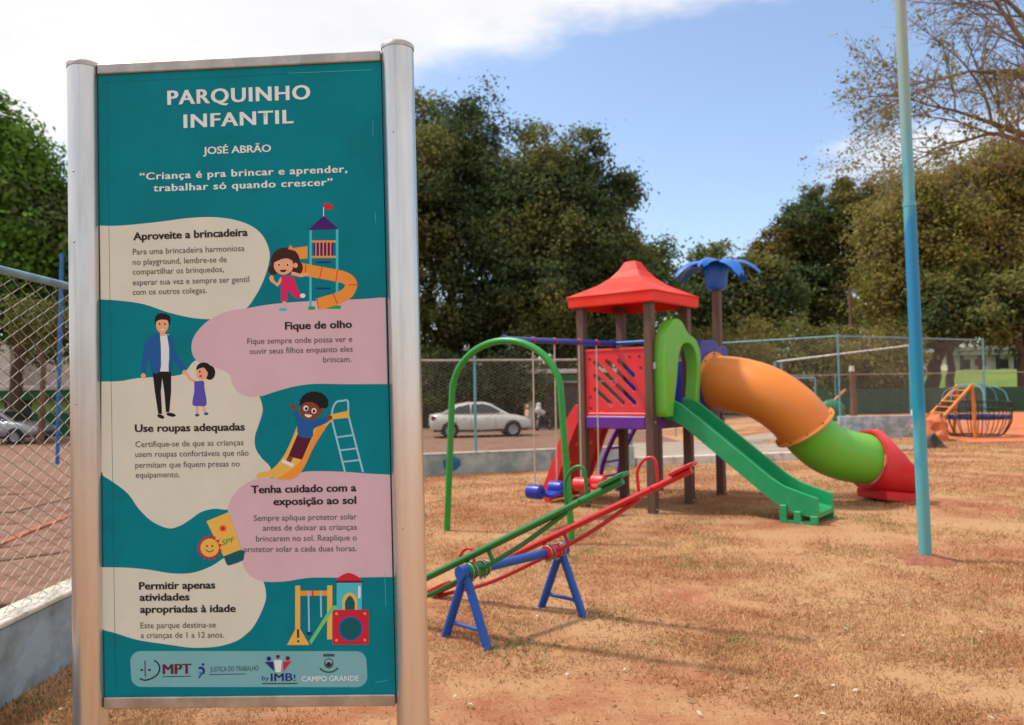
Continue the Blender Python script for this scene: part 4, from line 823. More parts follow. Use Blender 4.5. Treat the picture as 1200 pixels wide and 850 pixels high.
def portal():
    a = at(911, 424, 27.5); b = at(1068, 405, 25.0); t = thing('court_gate_frame', (a.x, a.y, 0), 'tall grey steel frame with double uprights behind the court fence', 'gate frame')
    for q, dx in ((a, -.09), (a, .12), (b, -.06), (b, .1)):
        m = MB(); m.cyl((q.x+dx, q.y, -.1), (q.x+dx, q.y, q.z), .045, 10); m.build('upright', teal, t)
    m = MB(); m.cyl(a, b, .03, 10); m.build('cross_bar', darkgal, t)
    c = at(927, 443, 30); e = at(955, 443, 30); t = thing('low_goal_frame', (e.x, e.y, 0), 'small grey blue pipe frame behind the orange tube', 'frame'); m = MB(); m.cyl(c, e, .03, 8); m.build('cross_bar', teal, t)
    for q in (c, e): m = MB(); m.cyl((q.x, q.y, -.1), q, .035, 8); m.build('upright', teal, t)
portal()
# long blue lamp pole beyond the left fence
q = at(67, 536, 23.2); t = thing('blue_pole', (q.x, q.y, height(q.x, q.y)), 'slim tall blue pole standing beyond the left fence', 'pole'); m = MB(); m.tube([(q.x, q.y, -.5), (q.x+.12, q.y, 5.75)], .055, 10); m.build('shaft', mat('saturated_blue_paint', (20, 104, 170), .45, 0, .15, 6), t)

# brick edging on the yard
def edging():
    a = V((-5.75, 7.1, 0)); b = V((-7.1, 13.0, 0)); mm = mat('worn_brick', (176, 104, 76), .9, 0, .2, 10, .5, 50, rgb2=(150, 84, 60)); t = thing('brick_edging', (a.x, a.y, height(a.x, a.y)), 'line of worn red bricks edging the yard beyond the left fence', 'edging')
    d = (b-a); L = d.length; d.normalize(); n = int(L/.235); me = None
    mb = MB(); mb.box((-.11, -.055, -.05), (.11, .055, .055), bev=.008); me = mb.mesh('brick', V((0, 0, 0)), [mm])
    for i in range(n):
        p = a+d*(i*.235+.1); p.z = height(p.x, p.y)+.02; o = bpy.data.objects.new('brick', me); COL.objects.link(o); o.parent = t; o.location = p-org(t)+V((random.uniform(-.01, .01), random.uniform(-.01, .01), random.uniform(-.012, .01))); o.rotation_euler = (random.uniform(-.05, .05), random.uniform(-.05, .05), math.atan2(d.y, d.x)+random.uniform(-.05, .05))
edging()
def slabs():
    mm = mat('paving_slab', (138, 106, 90), .95, 0, .15, 3, .3, 40, rgb2=(114, 84, 70), spec=.1); me = {}
    yard = bpy.data.objects['paved_yard']; k = 0
    for iy in range(11):
        for ix in range(9):
            x = -4.1-ix*1.25; y = 5.4+iy*1.25
            if not (-.66*y < x < -.50*y): continue
            mb = MB(); zs = height(x, y); mb.box((-.61, -.61, -.05), (.61, .61, .0), bev=.008)
            if 's' not in me: me['s'] = mb.mesh('paving_slab', V((0, 0, 0)), [mm])
            o = bpy.data.objects.new('paving_slab', me['s']); COL.objects.link(o); o.parent = yard
            gx = (height(x+.5, y)-height(x-.5, y)); gy = (height(x, y+.5)-height(x, y-.5)); o.location = (x, y, zs+.045+random.uniform(-.004, .004)); o.rotation_euler = (math.atan(gy), -math.atan(gx), 0); k += 1
slabs()

wall('green_wall', [(12.9, 40.75), (34, 42.1)], 1.30, .18, 'dark green wall running behind the far fence at the field edge', mat('dark_green_wall_paint', (30, 78, 50), .8, 0, .2, 1.5, .3, 30, rgb2=(22, 60, 42)))
# ------------------------------------------------------------------ cars and motorcycle
def car(name, x, y, rz, paint, label):
    z0 = height(x, y)+.025; t = thing(name, (x, y, z0), label, 'car', 'cars parked beyond the playground'); T = Matrix.Translation((x, y, z0)) @ Matrix.Rotation(rz, 4, 'Z')
    glass = mat('dark_car_glass', (26, 30, 34), .12, 0, .05, 3, spec=.8); tyre = black; chrome = galv
    # lower body, nose towards +x
    st = [(-2.12, .42, .74, .70), (-2.08, .30, .93, .80), (-1.75, .24, .99, .86), (-1.2, .22, .97, .87), (0, .20, .94, .88), (.9, .22, .95, .87), (1.35, .24, .90, .86), (1.85, .28, .80, .82), (2.08, .34, .66, .74), (2.14, .40, .54, .64)]
    m = MB(); rows = []
    for sx, zb, zt, w in st:
        rows.append([T @ V(p) for p in ((sx, -w*.92, zb), (sx, -w, zb+.12), (sx, -w*1.01, zb+(zt-zb)*.6), (sx, -w*.93, zt-.02), (sx, -w*.55, zt+.02), (sx, w*.55, zt+.02), (sx, w*.93, zt-.02), (sx, w*1.01, zb+(zt-zb)*.6), (sx, w, zb+.12), (sx, w*.92, zb))])
    k = 10; vs = [p for r in rows for p in r]; fs = [(i*k+j, (i+1)*k+j, (i+1)*k+(j+1) % k, i*k+(j+1) % k) for i in range(len(rows)-1) for j in range(k)]; fs += [tuple(range(k)), tuple(reversed(range((len(rows)-1)*k, len(rows)*k)))]
    m.add(vs, fs, 0, True); body = m.build('body', paint, t)
    # cabin
    cab = [(-1.72, .97, .98, .70), (-1.05, .95, 1.36, .62), (-.5, .94, 1.46, .60), (.15, .94, 1.455, .60), (.45, .94, 1.38, .61), (1.18, .94, .955, .68)]
    m = MB(); rows = []
    for sx, zb, zt, w in cab: rows.append([T @ V(p) for p in ((sx, -.80, zb-.04), (sx, -.80+(.80-w)*min(1, (zt-zb)/.4), zt-.03), (sx, -w*.7, zt), (sx, w*.7, zt), (sx, .80-(.80-w)*min(1, (zt-zb)/.4), zt-.03), (sx, .80, zb-.04))])
    k = 6; vs = [p for r in rows for p in r]; fs = [(i*k+j, (i+1)*k+j, (i+1)*k+(j+1) % k, i*k+(j+1) % k) for i in range(len(rows)-1) for j in range(k)]; m.add(vs, fs, 0, True); m.build('roof', paint, t)
    def sidey(sx, z):  # cabin side surface
        for (a, zb, zt, w), (b, zb2, zt2, w2) in zip(cab, cab[1:]):
            if a <= sx <= b: q = (sx-a)/(b-a); zb_, zt_, w_ = zb+(zb2-zb)*q, zt+(zt2-zt)*q, w+(w2-w)*q; in_ = (.80-w_)*min(1, (zt_-zb_)/.4); return .80-in_*min(1, max(0, (z-zb_+.04)/max(.02, zt_-.03-zb_+.04)))
        return .8
    for s in (-1, 1):
        for W_ in ([(-1.30, .985), (-1.0, 1.27), (-.48, 1.375), (-.48, .985)], [(-.40, .985), (-.40, 1.38), (.12, 1.375), (.40, 1.29), (.92, 1.0)]):
            m = MB(); P = [T @ V((a, s*(sidey(a, z)+.012), z)) for a, z in W_]; m.quad(P if s < 0 else P[::-1]); m.build('side_window', glass, t)
    m = MB(); m.quad([T @ V(p) for p in ((.52, -.56, 1.36), (1.16, -.62, .985), (1.16, .62, .985), (.52, .56, 1.36))]); m.build('windscreen', glass, t)
    m = MB(); m.quad([T @ V(p) for p in ((-1.12, -.56, 1.35), (-1.12, .56, 1.35), (-1.66, .6, 1.02), (-1.66, -.6, 1.02))]); m.build('rear_window', glass, t)
    for sx in (-1.32, 1.30):
        for s in (-1, 1):
            m = MB(); Q = T @ Matrix.Translation((sx, s*.885, .31)) @ Matrix.Rotation(PI/2*s, 4, 'X')
            a = MB(); Qa = T @ Matrix.Translation((sx, s*.878, .34)) @ Matrix.Rotation(PI/2*s, 4, 'X'); a.lathe([(.001, 0), (.352, 0), (.352, -.018), (.001, -.018)], Qa, 24); a.build('wheel_arch', black, t)
            m.lathe([(.001, .16), (.24, .16), (.30, .14), (.315, .08), (.315, -.02), (.29, -.035), (.2, -.03)], Q, 24); wh = m.build('wheel', black, t)
            r = MB(); r.lathe([(.21, -.034), (.2, -.02), (.05, -.03), (.001, -.03)], Q, 16); 
            for g in range(5): an = g*2*PI/5; r.box((.03, -.022, -.045), (.2, .022, -.025), Q @ Matrix.Rotation(an, 4, 'Z'))
            r.build('rim', mat('rim_silver', (150, 152, 155), .35, .6), wh)
    for s in (-1, 1):
        m = MB(); m.box((-2.12, -.10, -.08), (-1.93, .02, .09), T @ Matrix.Translation((.03, s*.80, .82)) if s > 0 else T @ Matrix.Translation((.03, -.72, .82)), bev=.02); m.build('tail_light', mat('tail_red', (120, 14, 18), .25), t)
        m = MB(); m.ell(T @ V((1.95, s*.66, .64)), (.14, .1, .07), 10, 8); m.build('headlight', mat('headlight_glass', (190, 196, 200), .15), t)
        m = MB(); m.ell(T @ V((.82, s*.93, 1.0)), (.07, .10, .06), 10, 8); m.build('mirror', paint, t)
        for hx in (-.72, .2): m = MB(); m.box((hx-.09, -.012, -.014), (hx+.09, .012, .014), T @ Matrix.Translation((0, s*.895, .80)), bev=.005); m.build('door_handle', darkgal, t)
        m = MB()
        for hx in (-.44, .58, -1.05): m.box((hx-.004, -.002, 0), (hx+.004, .004, .56), T @ Matrix.Translation((0, s*.888, .32)))
        each(m, 'door_gap', black, t)
    m = MB(); m.box((-2.16, -.55, .42), (-2.10, .55, .52), T, bev=.01); m.box((2.10, -.55, .36), (2.16, .55, .44), T, bev=.01); each(m, 'bumper_strip', black, t)
    m = MB(); m.box((-2.135, -.22, .66), (-2.10, .22, .78), T, bev=.005); m.build('number_plate', mat('plate_grey', (170, 170, 166), .5), t)
    for s in (-1, 1): m = MB(); m.box((-2.0, s*.862-.01, .26), (1.95, s*.862+.01, .34), T, bev=.008); m.build('sill', black, t)
    return t
whitec = mat('car_white', (190, 186, 176), .3, 0, .04, 2, coat=.5); silver = mat('car_silver', (148, 150, 154), .3, .5, .05, 2, coat=.5)
p = at(562, 500, 33.9); car('parked_car', p.x, p.y, .16, whitec, 'white four door saloon parked in the road behind the green arch')
p = at(2, 500, 34.3); car('parked_car', p.x-.1, p.y, -.05, silver, 'silver saloon parked by the green building at the left edge')
def moto():
    p = at(637, 490, 38.5); z0 = height(p.x, p.y)+.025; t = thing('motorcycle', (p.x, p.y, z0), 'motorcycle with pale front fairing parked by the brown shutter', 'motorcycle'); T = Matrix.Translation((p.x, p.y, z0)) @ Matrix.Rotation(-2.1, 4, 'Z')
    for x in (-.62, .66):
        m = MB(); m.tube([T @ V((x+.26*math.cos(g), 0, .30+.26*math.sin(g))) for g in [i*2*PI/20 for i in range(20)]], .05, 8, closed=True); w = m.build('wheel', black, t)
        r = MB()
        for i in range(6): g = i*PI/3; r.cyl(T @ V((x, 0, .3)), T @ V((x+.25*math.cos(g), 0, .3+.25*math.sin(g))), .012, 5)
        each(r, 'spoke', darkgal, w)
    m = MB(); m.tube([T @ V(q) for q in ((-.62, .0, .3), (-.2, 0, .42), (.1, 0, .4), (.3, 0, .75), (-.1, 0, .7), (-.5, 0, .72))], .05, 8); m.ell(T @ V((.0, 0, .42)), (.2, .14, .17)); m.build('frame', black, t)
    m = MB(); m.tube([T @ V(q) for q in ((.66, 0, .3), (.42, 0, .98))], .04, 8); m.build('fork', darkgal, t)
    m = MB(); m.ell(T @ V((.15, 0, .82)), (.28, .15, .15), M=Matrix.Rotation(-2.1, 4, 'Z')); m.build('fuel_tank', whitec, t)
    m = MB(); m.ell(T @ V((-.42, 0, .82)), (.42, .14, .07), M=Matrix.Rotation(-2.1, 4, 'Z')); m.build('seat', black, t)
    m = MB(); m.ell(T @ V((.52, 0, .95)), (.15, .18, .2), M=Matrix.Rotation(-2.1, 4, 'Z')); m.ell(T @ V((.5, 0, 1.18)), (.08, .14, .14), M=Matrix.Rotation(-2.1, 4, 'Z')); each(m, 'fairing', whitec, t)
    m = MB(); m.tube([T @ V(q) for q in ((.3, -.34, 1.0), (.42, 0, 1.02), (.3, .34, 1.0))], .018, 6); m.build('handlebar', black, t)
    for s in (-1, 1): m = MB(); m.cyl(T @ V((.34, s*.28, 1.0)), T @ V((.36, s*.32, 1.2)), .01, 5); m.ell(T @ V((.36, s*.34, 1.22)), (.05, .05, .04), 8, 6); each(m, 'mirror', black, t)
moto()

# ------------------------------------------------------------------ buildings
def building(name, x0, x1, y, z1, mt, label, feats, roofmt, depth=7, roof_over=.5, cat='building'):
    t = thing(name, ((x0+x1)/2, y, -.42), label, cat); m = MB(); m.box((x0, y, -.6), (x1, y+depth, z1), bev=.01); m.build('wall', mt, t)
    m = MB(); m.box((x0-roof_over, y-roof_over, z1+.003), (x1+roof_over, y+depth+.3, z1+.22), bev=.02); m.build('roof', roofmt, t)
    for (nm, a, b, c, d, mtt, dep) in feats:
        m = MB(); m.box((a, y-dep, c), (b, y-.003, d), bev=min(.02, dep/3)); m.build(nm, mtt, t)
    return t
lg = mat('light_green_render', (132, 164, 92), .8, 0, .12, 3, .2); dg = mat('dark_green_render', (28, 92, 48), .8, 0, .12, 3, .2); dk = mat('dark_opening', (22, 26, 26), .6); ww = mat('white_render', (206, 198, 188), .8, 0, .1, 2)
bs = mat('brown_shutter', (74, 60, 56), .6, 0, .12, 2, .1)
xa, xb = -27.5, -16.2
gb = building('green_building', xa, xb, 40, 1.9, lg, 'long low green building with white roof edge at the far left', [('dado', xa, xb, -.55, .75, dg, .04), ('doorway', at(6, 460, 40).x, at(37, 460, 40).x, -.5, 2.05-.35, dk, .07), ('fascia', xa-.2, xb+.2, 1.42, 1.86, dg, .5)], ww)
m = MB(); m.box((-36, 52, -.5), (-32.8, 60, 5.4), bev=.02); o = m.build('white_building', ww, None, None); tag(o, 'white upper building seen through leaves at the left edge', 'building')
x0, x1 = at(624, 460, 41).x, 9.5
bb = building('workshop_building', x0, x1, 41, 2.35, bs, 'dark brown shuttered shed with green fascia behind the motorcycle', [('fascia', x0-.1, x1, 2.0, 2.34, dg, .35), ('gutter', x0-.1, x1, 1.86, 1.98, mat('grey_trim', (150, 150, 146), .6), .3), ('pillar', x0-.22, x0+.05, -.5, 2.0, ww, .3)]+[('shutter_slat', x0+.3, x0+4.6, -.4+i*.16, -.26+i*.16, bs, .03) for i in range(14)], ww)
building('green_yard_wall', -9.5, x0-.4, 42.2, 1.75, mat('dark_hedge_wall', (44, 58, 44), .85, 0, .3, 2, .3), 'dark green wall in the shade behind the white car', [('door_panel', -3.2, -2.4, -.45, 1.3, mat('olive_panel', (104, 112, 60), .7), .04), ('round_sign', -4.5, -3.9, 1.15, 1.65, mat('green_sign', (20, 120, 92), .6), .05)], dk, 1, .05, 'wall')
ry = 98
def white_bldg():
    a = at(1118, 430, ry); b = at(1194, 432, ry); t = thing('white_bungalow', (a.x, ry, 2.5), 'white bungalow with red section and dark eaves beyond the green field', 'building')
    m = MB(); m.box((a.x, ry, 1.5), (b.x+6, ry+8, 5.4), bev=.02); m.build('wall', ww, t)
    m = MB(); m.box((a.x-1, ry-1.5, 5.41), (b.x+8, ry+9, 5.9), bev=.05); m.box((a.x-1, ry-1.2, 4.9), (b.x+8, ry-.9, 5.4)); m.build('roof', mat('grey_roof', (150, 148, 144), .7), t)
    w0 = at(1143, 430, ry).x; w1 = at(1155, 430, ry).x; m = MB(); m.box((w0, ry-.08, 3.6), (w1, ry-.01, 4.4)); m.build('red_panel', mat('brick_red', (150, 40, 30), .7), t)
    for k in range(4): q = a.x+.4+k*2.2; m = MB(); m.box((q, ry-.9, 1.5), (q+.35, ry-.6, 5.4)); m.build('column', dk, t)
    for xx in (1131, 1176): q = at(xx, 430, ry).x; m = MB(); m.box((q-.6, ry-.07, 3.2), (q+.6, ry-.01, 4.4)); f = m.build('window', dk, t); m = MB(); m.box((q-.65, ry-.1, 3.15), (q+.65, ry-.05, 3.2)); m.build('sill', white, f)
white_bldg()

# ------------------------------------------------------------------ far play equipment on the dirt
def cage():
    c = V((13.25, 22.9, .02)); t = thing('cage_merry_go_round', c, 'dark round cage merry go round with blue bench ring on orange dirt', 'merry go round'); iron = mat('dark_iron', (46, 44, 50), .5, .3); N = 20; R = .92
    for i in range(N):
        a = 2*PI*i/N; dr = V((math.cos(a), math.sin(a), 0)); m = MB(); m.tube(smooth_path([c+dr*.60+Z*.02, c+dr*.74+Z*.10, c+dr*.88+Z*.36, c+dr*R+Z*.55, c+dr*R+Z*.98], 3), .013, 5); m.build('cage_rod', iron, t)
    for z, r in ((.03, .6), (.5, .9), (.98, .92), (.78, .92)):
        m = MB(); m.tube([c+V((r*math.cos(g), r*math.sin(g), z)) for g in [i*2*PI/28 for i in range(28)]], .016, 6, closed=True); m.build('hoop', iron, t)
    m = MB(); m.lathe([(.62, .50), (.90, .50), (.90, .60), (.62, .60), (.62, .50)], Matrix.Translation(c), 28, smooth=False); m.build('bench_ring', mat('bench_blue', (20, 58, 110), .5), t)
    m = MB(); m.cyl(c, c+Z*1.0, .05, 10); m.build('centre_post', mat('orange_paint', (222, 132, 52), .5), t)
    for s in (0, 1, 2): 
        a = s*PI/3+.3; dr = V((math.cos(a), math.sin(a), 0)); m = MB(); m.tube(smooth_path([c+dr*.86+Z*.98, c+dr*.7+Z*1.32, c+Z*1.5, c-dr*.7+Z*1.32, c-dr*.86+Z*.98], 5), .014, 6); m.build('arch', teal, t)
    op = MATS['orange_paint']; t = thing('orange_climbing_frame', (11.9, 23.6, 0), 'orange tubular climbing frame with sloping ladders beside the cage', 'climbing frame')
    for k, (A, B, Cc) in enumerate((((1090, 486, 23.3), (1121, 453, 23.3), (1117, 492, 23.3)), ((1106, 488, 22.0), (1138, 452.5, 22.0), (1142.5, 494, 22.0)))):
        m = MB(); m.tube(smooth_path([at(*A), at(*A).lerp(at(*B), .85), at(*B)+Z*.01, at(*B).lerp(at(*Cc), .1)+V((.02, 0, 0)), V((at(*Cc).x, at(*Cc).y, 0))], 4), .045, 8); m.build('rail', op, t)
    for k in range(5):
        q = .1+k*.19; m = MB(); m.cyl(at(1090, 486, 23.3).lerp(at(1121, 453, 23.3), q), at(1106, 488, 22.0).lerp(at(1138, 452.5, 22.0), q), .025, 6); m.build('rung', op, t)
    m = MB(); m.tube([at(1090, 486, 23.3), V((11.6, 23.3, 0))], .045, 8); m.build('leg', op, t); m = MB(); m.tube([at(1106, 488, 22.0), V((11.95, 22, 0))], .045, 8); m.build('leg', op, t)
cage()
def heap(name, c, r, h, mt, label, cat):
    m = MB(); vs = []; n = 18
    for j in range(7):
        for i in range(n):
            a = 2*PI*i/n; rr = r*j/6; p = V((rr*math.cos(a), rr*math.sin(a)*.8, h*(1-(j/6)**1.6))); p += V((noise.noise(p*3), noise.noise(p*3+V((5, 0, 0))), noise.noise(p*4+V((0, 7, 0)))*.6))*h*.45; 
            if j == 6: p.z = -.05
            vs.append(V(c)+p)
    m.add(vs, [(j*n+i, j*n+(i+1) % n, (j+1)*n+(i+1) % n, (j+1)*n+i) for j in range(6) for i in range(n)], 0, False); tag(m.build(name, mt, None, c), label, cat)
q = at(1093, 500, 21.5); heap('dirt_heap', (q.x, 21.5, 0), .55, .75, dirtm, 'heap of orange dirt next to the cage merry go round', 'dirt heap')
q = at(1094, 517, 19.2); heap('stone', (q.x, 19.2, 0), .3, .42, mat('dark_stone', (84, 72, 66), .9, 0, .3, 6, .5), 'dark stone lying just right of the blue pole', 'stone')
q = at(975, 475, 34); t = thing('green_play_house', (q.x, 34, 0), 'small green rocking toy with yellow bar behind the court fence', 'play equipment'); m = MB()
m.ell(V((q.x, 34, .55)), (.55, .3, .38), 12, 8); m.box((-.5, -.2, -.02), (.5, .2, .35), Matrix.Translation((q.x, 34, 0)), bev=.03); m.build('body', mat('toy_green', (30, 120, 80), .5), t); m = MB(); m.tube([(q.x-.1, 34, .7), (q.x+.6, 34, 1.35)], .05, 8); m.build('bar', MATS['orange_paint'], t)
# short stump-like bollard trunk
q = at(1000, 481, 36.5); t = thing('wooden_post', (q.x, 36.5, 0), 'thick reddish wooden post with a pale top behind the court fence', 'post'); m = MB(); m.tube([(q.x, 36.5, -.1), (q.x+.03, 36.5, 1.0), (q.x-.02, 36.5, 2.15)], [.17, .13, .13], 10); m.build('shaft', barkr, t); m = MB(); m.tube([(q.x-.02, 36.5, 2.15), (q.x-.02, 36.5, 2.4)], [.13, .10], 10); m.build('pale_top', ww, t)
q = at(996, 340, 46); t = thing('utility_pole', (q.x, 46, 0), 'slim brown utility pole in front of the rust coloured trees', 'pole'); m = MB(); m.tube([(q.x, 46, -.2), (q.x, 46, 7.2)], [.13, .1], 8); m.build('shaft', barkr, t)
m = MB(); a = at(700, 326, 46.2); b = V((q.x, 46, 7.1)); m.tube([a.lerp(b, i/12)-Z*.5*math.sin(PI*i/12) for i in range(13)], .018, 4); tag(m.build('overhead_cable', black, None), 'thin dark cable running from the tree to the utility pole', 'cable')

# ------------------------------------------------------------------ trees
G = 'trees beyond the playground'
lf_dark = mat('leaf_dark_green', (88, 106, 66), .65, 0, .15, .25, rgb2=(76, 88, 56), island=.3, trans=.42, spec=.12)
lf_olive = mat('leaf_olive', (130, 128, 72), .65, 0, .15, .25, rgb2=(108, 112, 62), island=.3, trans=.42, spec=.12)
lf_bright = mat('leaf_fresh_green', (104, 142, 52), .6, 0, .15, .25, rgb2=(84, 118, 44), island=.35, trans=.45, spec=.15)
lf_rust = mat('leaf_rust_olive', (148, 138, 66), .6, 0, .15, .25, rgb2=(110, 116, 56), island=.3, trans=.42, spec=.12)
lf_rust2 = mat('leaf_brown', (154, 138, 80), .65, 0, .15, .25, rgb2=(130, 126, 70), island=.3, trans=.42, spec=.12)
lf_umber = mat('leaf_umber_olive', (128, 112, 56), .65, 0, .15, .25, rgb2=(102, 98, 52), island=.3, trans=.38, spec=.12)
lf_grey = mat('leaf_grey_green', (104, 116, 70), .6, 0, .15, .25, rgb2=(84, 100, 60), island=.3, trans=.42, spec=.12)
def blobs(Y, L):  # (px, py, radius px, [squash], [dy])
    out = []
    for q in L:
        px, py, r = q[:3]; sq = q[3] if len(q) > 3 else 1; yy = Y+(q[4] if len(q) > 4 else 0); c = at(px, py, yy); k = r*yy/F_PX; out.append((c.x, yy, c.z, k, k, k*sq))
    return out
def gz(px, Y): x = at(px, 450, Y).x; return (x, Y, height(x, Y))
tree('broadleaf_tree', gz(535, 47), blobs(47, [(520, 190, 78), (470, 230, 95), (560, 235, 85), (430, 320, 90), (520, 330, 110), (600, 320, 85), (610, 390, 50, .7), (500, 400, 80, .5)]), 140000, .125, [lf_dark, lf_olive], 'tall dense dark green tree rising right behind the sign', G, .5, .62, 40)
tree('broadleaf_tree', gz(655, 44), blobs(44, [(650, 215, 58), (690, 240, 50), (620, 250, 55), (700, 300, 58), (640, 320, 75), (700, 360, 55), (660, 385, 60, .6)]), 95000, .12, [lf_dark, lf_olive], 'dense dark green tree with rounded top behind the red roof', G, .42, .55, 40, mixp=.2)
tree('broadleaf_tree', gz(745, 50), blobs(50, [(735, 320, 34), (765, 300, 17), (760, 345, 28), (740, 390, 40), (715, 330, 26)]), 14000, .16, [lf_dark, lf_grey], 'loose lighter green tree peeping out right of the red roof', G, .2, .7, 24)
tree('broadleaf_tree', gz(20, 37), blobs(37, [(5, 165, 42, .8), (30, 190, 28, .7), (-30, 200, 60), (10, 250, 62), (50, 270, 42), (-40, 310, 70), (40, 350, 45, .8), (90, 300, 40), (30, 235, 40)]), 52000, .15, [lf_bright, lf_grey], 'bright green leafy tree at the left edge above the fence', G, .3, .75, 34)
tree('broadleaf_tree', gz(150, 52), blobs(52, [(150, 330, 90, .8), (250, 330, 100, .8), (350, 330, 100, .8), (80, 380, 50, .8)]), 30000, .22, [lf_dark, lf_olive], 'wide dark tree mostly hidden behind the sign', G, .4, 1.0, 30)
q = gz(48, 32.6); t = thing('young_tree_trunk', q, 'thin brown tree trunk standing behind the left fence', 'tree'); m = MB(); m.tube([V(q)-Z*.1, V(q)+V((.05, 0, 1.5)), V(q)+V((.1, 0, 3.2)), V(q)+V((-.1, 0, 5))], [.15, .12, .1, .06], 8); m.build('trunk', barkr, t)
p, nr = crown_points(blobs(32.6, [(50, 385, 26), (30, 370, 22), (66, 372, 20)]), 2600, .35, 20); leaf_mesh('crown', p-np.array(q), nr, .09*RNG.uniform(.6, 1.3, len(p)), lf_olive, t)
tree('broadleaf_tree', gz(835, 54), blobs(54, [(840, 318, 26), (865, 335, 34), (825, 350, 32), (800, 345, 20), (850, 375, 42), (890, 350, 36), (895, 385, 30)]), 26000, .17, [lf_grey, lf_olive], 'grey green tree behind the blue palm', G, .25, .8, 28, mixp=.4)
tree('round_crowned_tree', gz(950, 62), blobs(62, [(905, 300, 24), (925, 280, 26), (950, 262, 30), (980, 250, 33), (1010, 245, 30), (945, 305, 42), (990, 290, 48), (1030, 280, 46), (930, 345, 40), (980, 345, 50)]), 85000, .14, [lf_umber, lf_dark], 'large rust green tree of billowing clumps right of the palm', G, .5, .5, 60, mixp=.35)
tree('broadleaf_tree', gz(1085, 49), blobs(49, [(1060, 265, 50), (1110, 240, 50), (1160, 225, 52), (1210, 215, 60), (1040, 310, 40), (1090, 310, 60), (1150, 300, 68), (1200, 300, 66), (1050, 345, 48), (1110, 350, 50, .9), (1170, 350, 48, .9), (1215, 355, 52, .9)]), 120000, .125, [lf_rust, lf_rust2], 'broad brownish olive tree behind the tall blue pole', G, .42, .75, 34, mixp=.45)
for px, Y, lab in ((1113, 46, 'dark tree trunk in the middle of the shaded field'), (1196, 44, 'dark tree trunk at the right edge of the field')):
    tree('shade_tree', gz(px, Y), blobs(Y, [(px-18, 374, 32, .6), (px+22, 370, 34, .6), (px, 345, 34, .7)]), 9000, .14, [lf_olive, lf_dark], lab.replace('tree trunk', 'trunked shade tree'), G, .24, .6, 26, fork=.55)
# shrubs and hedge bank behind the court
hb = [(865, 410, 40), (910, 415, 42), (955, 410, 42), (1000, 415, 40), (1040, 410, 38), (870, 450, 34), (930, 455, 34), (820, 420, 36), (785, 430, 34)]
for i, (px, py, r) in enumerate(hb):
    if i in (5, 6): continue
    lab = ['brown green shrub clump left of the tube slide top', 'brown green shrub clump above the orange tube', 'brown green shrub clump left of the teal court post', 'brown green shrub clump right of the teal court post', 'brown green shrub clump just left of the tall blue pole', '', '', 'brown green shrub clump behind the blue entry panel', 'brown green shrub clump behind the slide hood'][i]
    tree('shrub', gz(px, 43+i % 2*2), blobs(43+i % 2*2, [(px, py, r, .75), (px+12, py+28, r*.9, .7), (px-14, py+30, r*.85, .7)]), 7500, .10, [lf_rust2, lf_olive], lab, 'shrubs behind the court fence', .08, .4, 26, cat='shrub', mixp=.5)
for i, (px, lab) in enumerate(((510, 'dark bush under the tree at the edge of the sign'), (560, 'dark bush behind the white car roof'), (600, 'dark bush left of the white pillar'))):
    tree('shrub', gz(px, 41), blobs(41, [(px, 440, 30, .8), (px+18, 455, 26, .8)]), 4500, .10, [lf_dark, lf_olive], lab, 'bushes along the green wall', .08, .4, 26, cat='shrub', mixp=.25)
# distant tree line closing the horizon
def treeline():
    bl = []
    for i in range(70):
        x = -190+i*5.6; yy = 120+random.uniform(-6, 14); hh = random.uniform(7, 12)+(2.5 if x > 20 else 0); bl.append((x, yy, height(x, yy)+hh*.45, 5.5, 4, hh*.55))
    p, nr = crown_points(bl, 60000, 1.6, 30); o = leaf_mesh('distant_tree_line', p, nr, .5*RNG.uniform(.6, 1.4, len(p)), [lf_dark, lf_olive], None, (RNG.random(len(p)) < .4)); tag(o, 'far line of dark trees along the horizon', 'tree line', kind='stuff')
treeline()
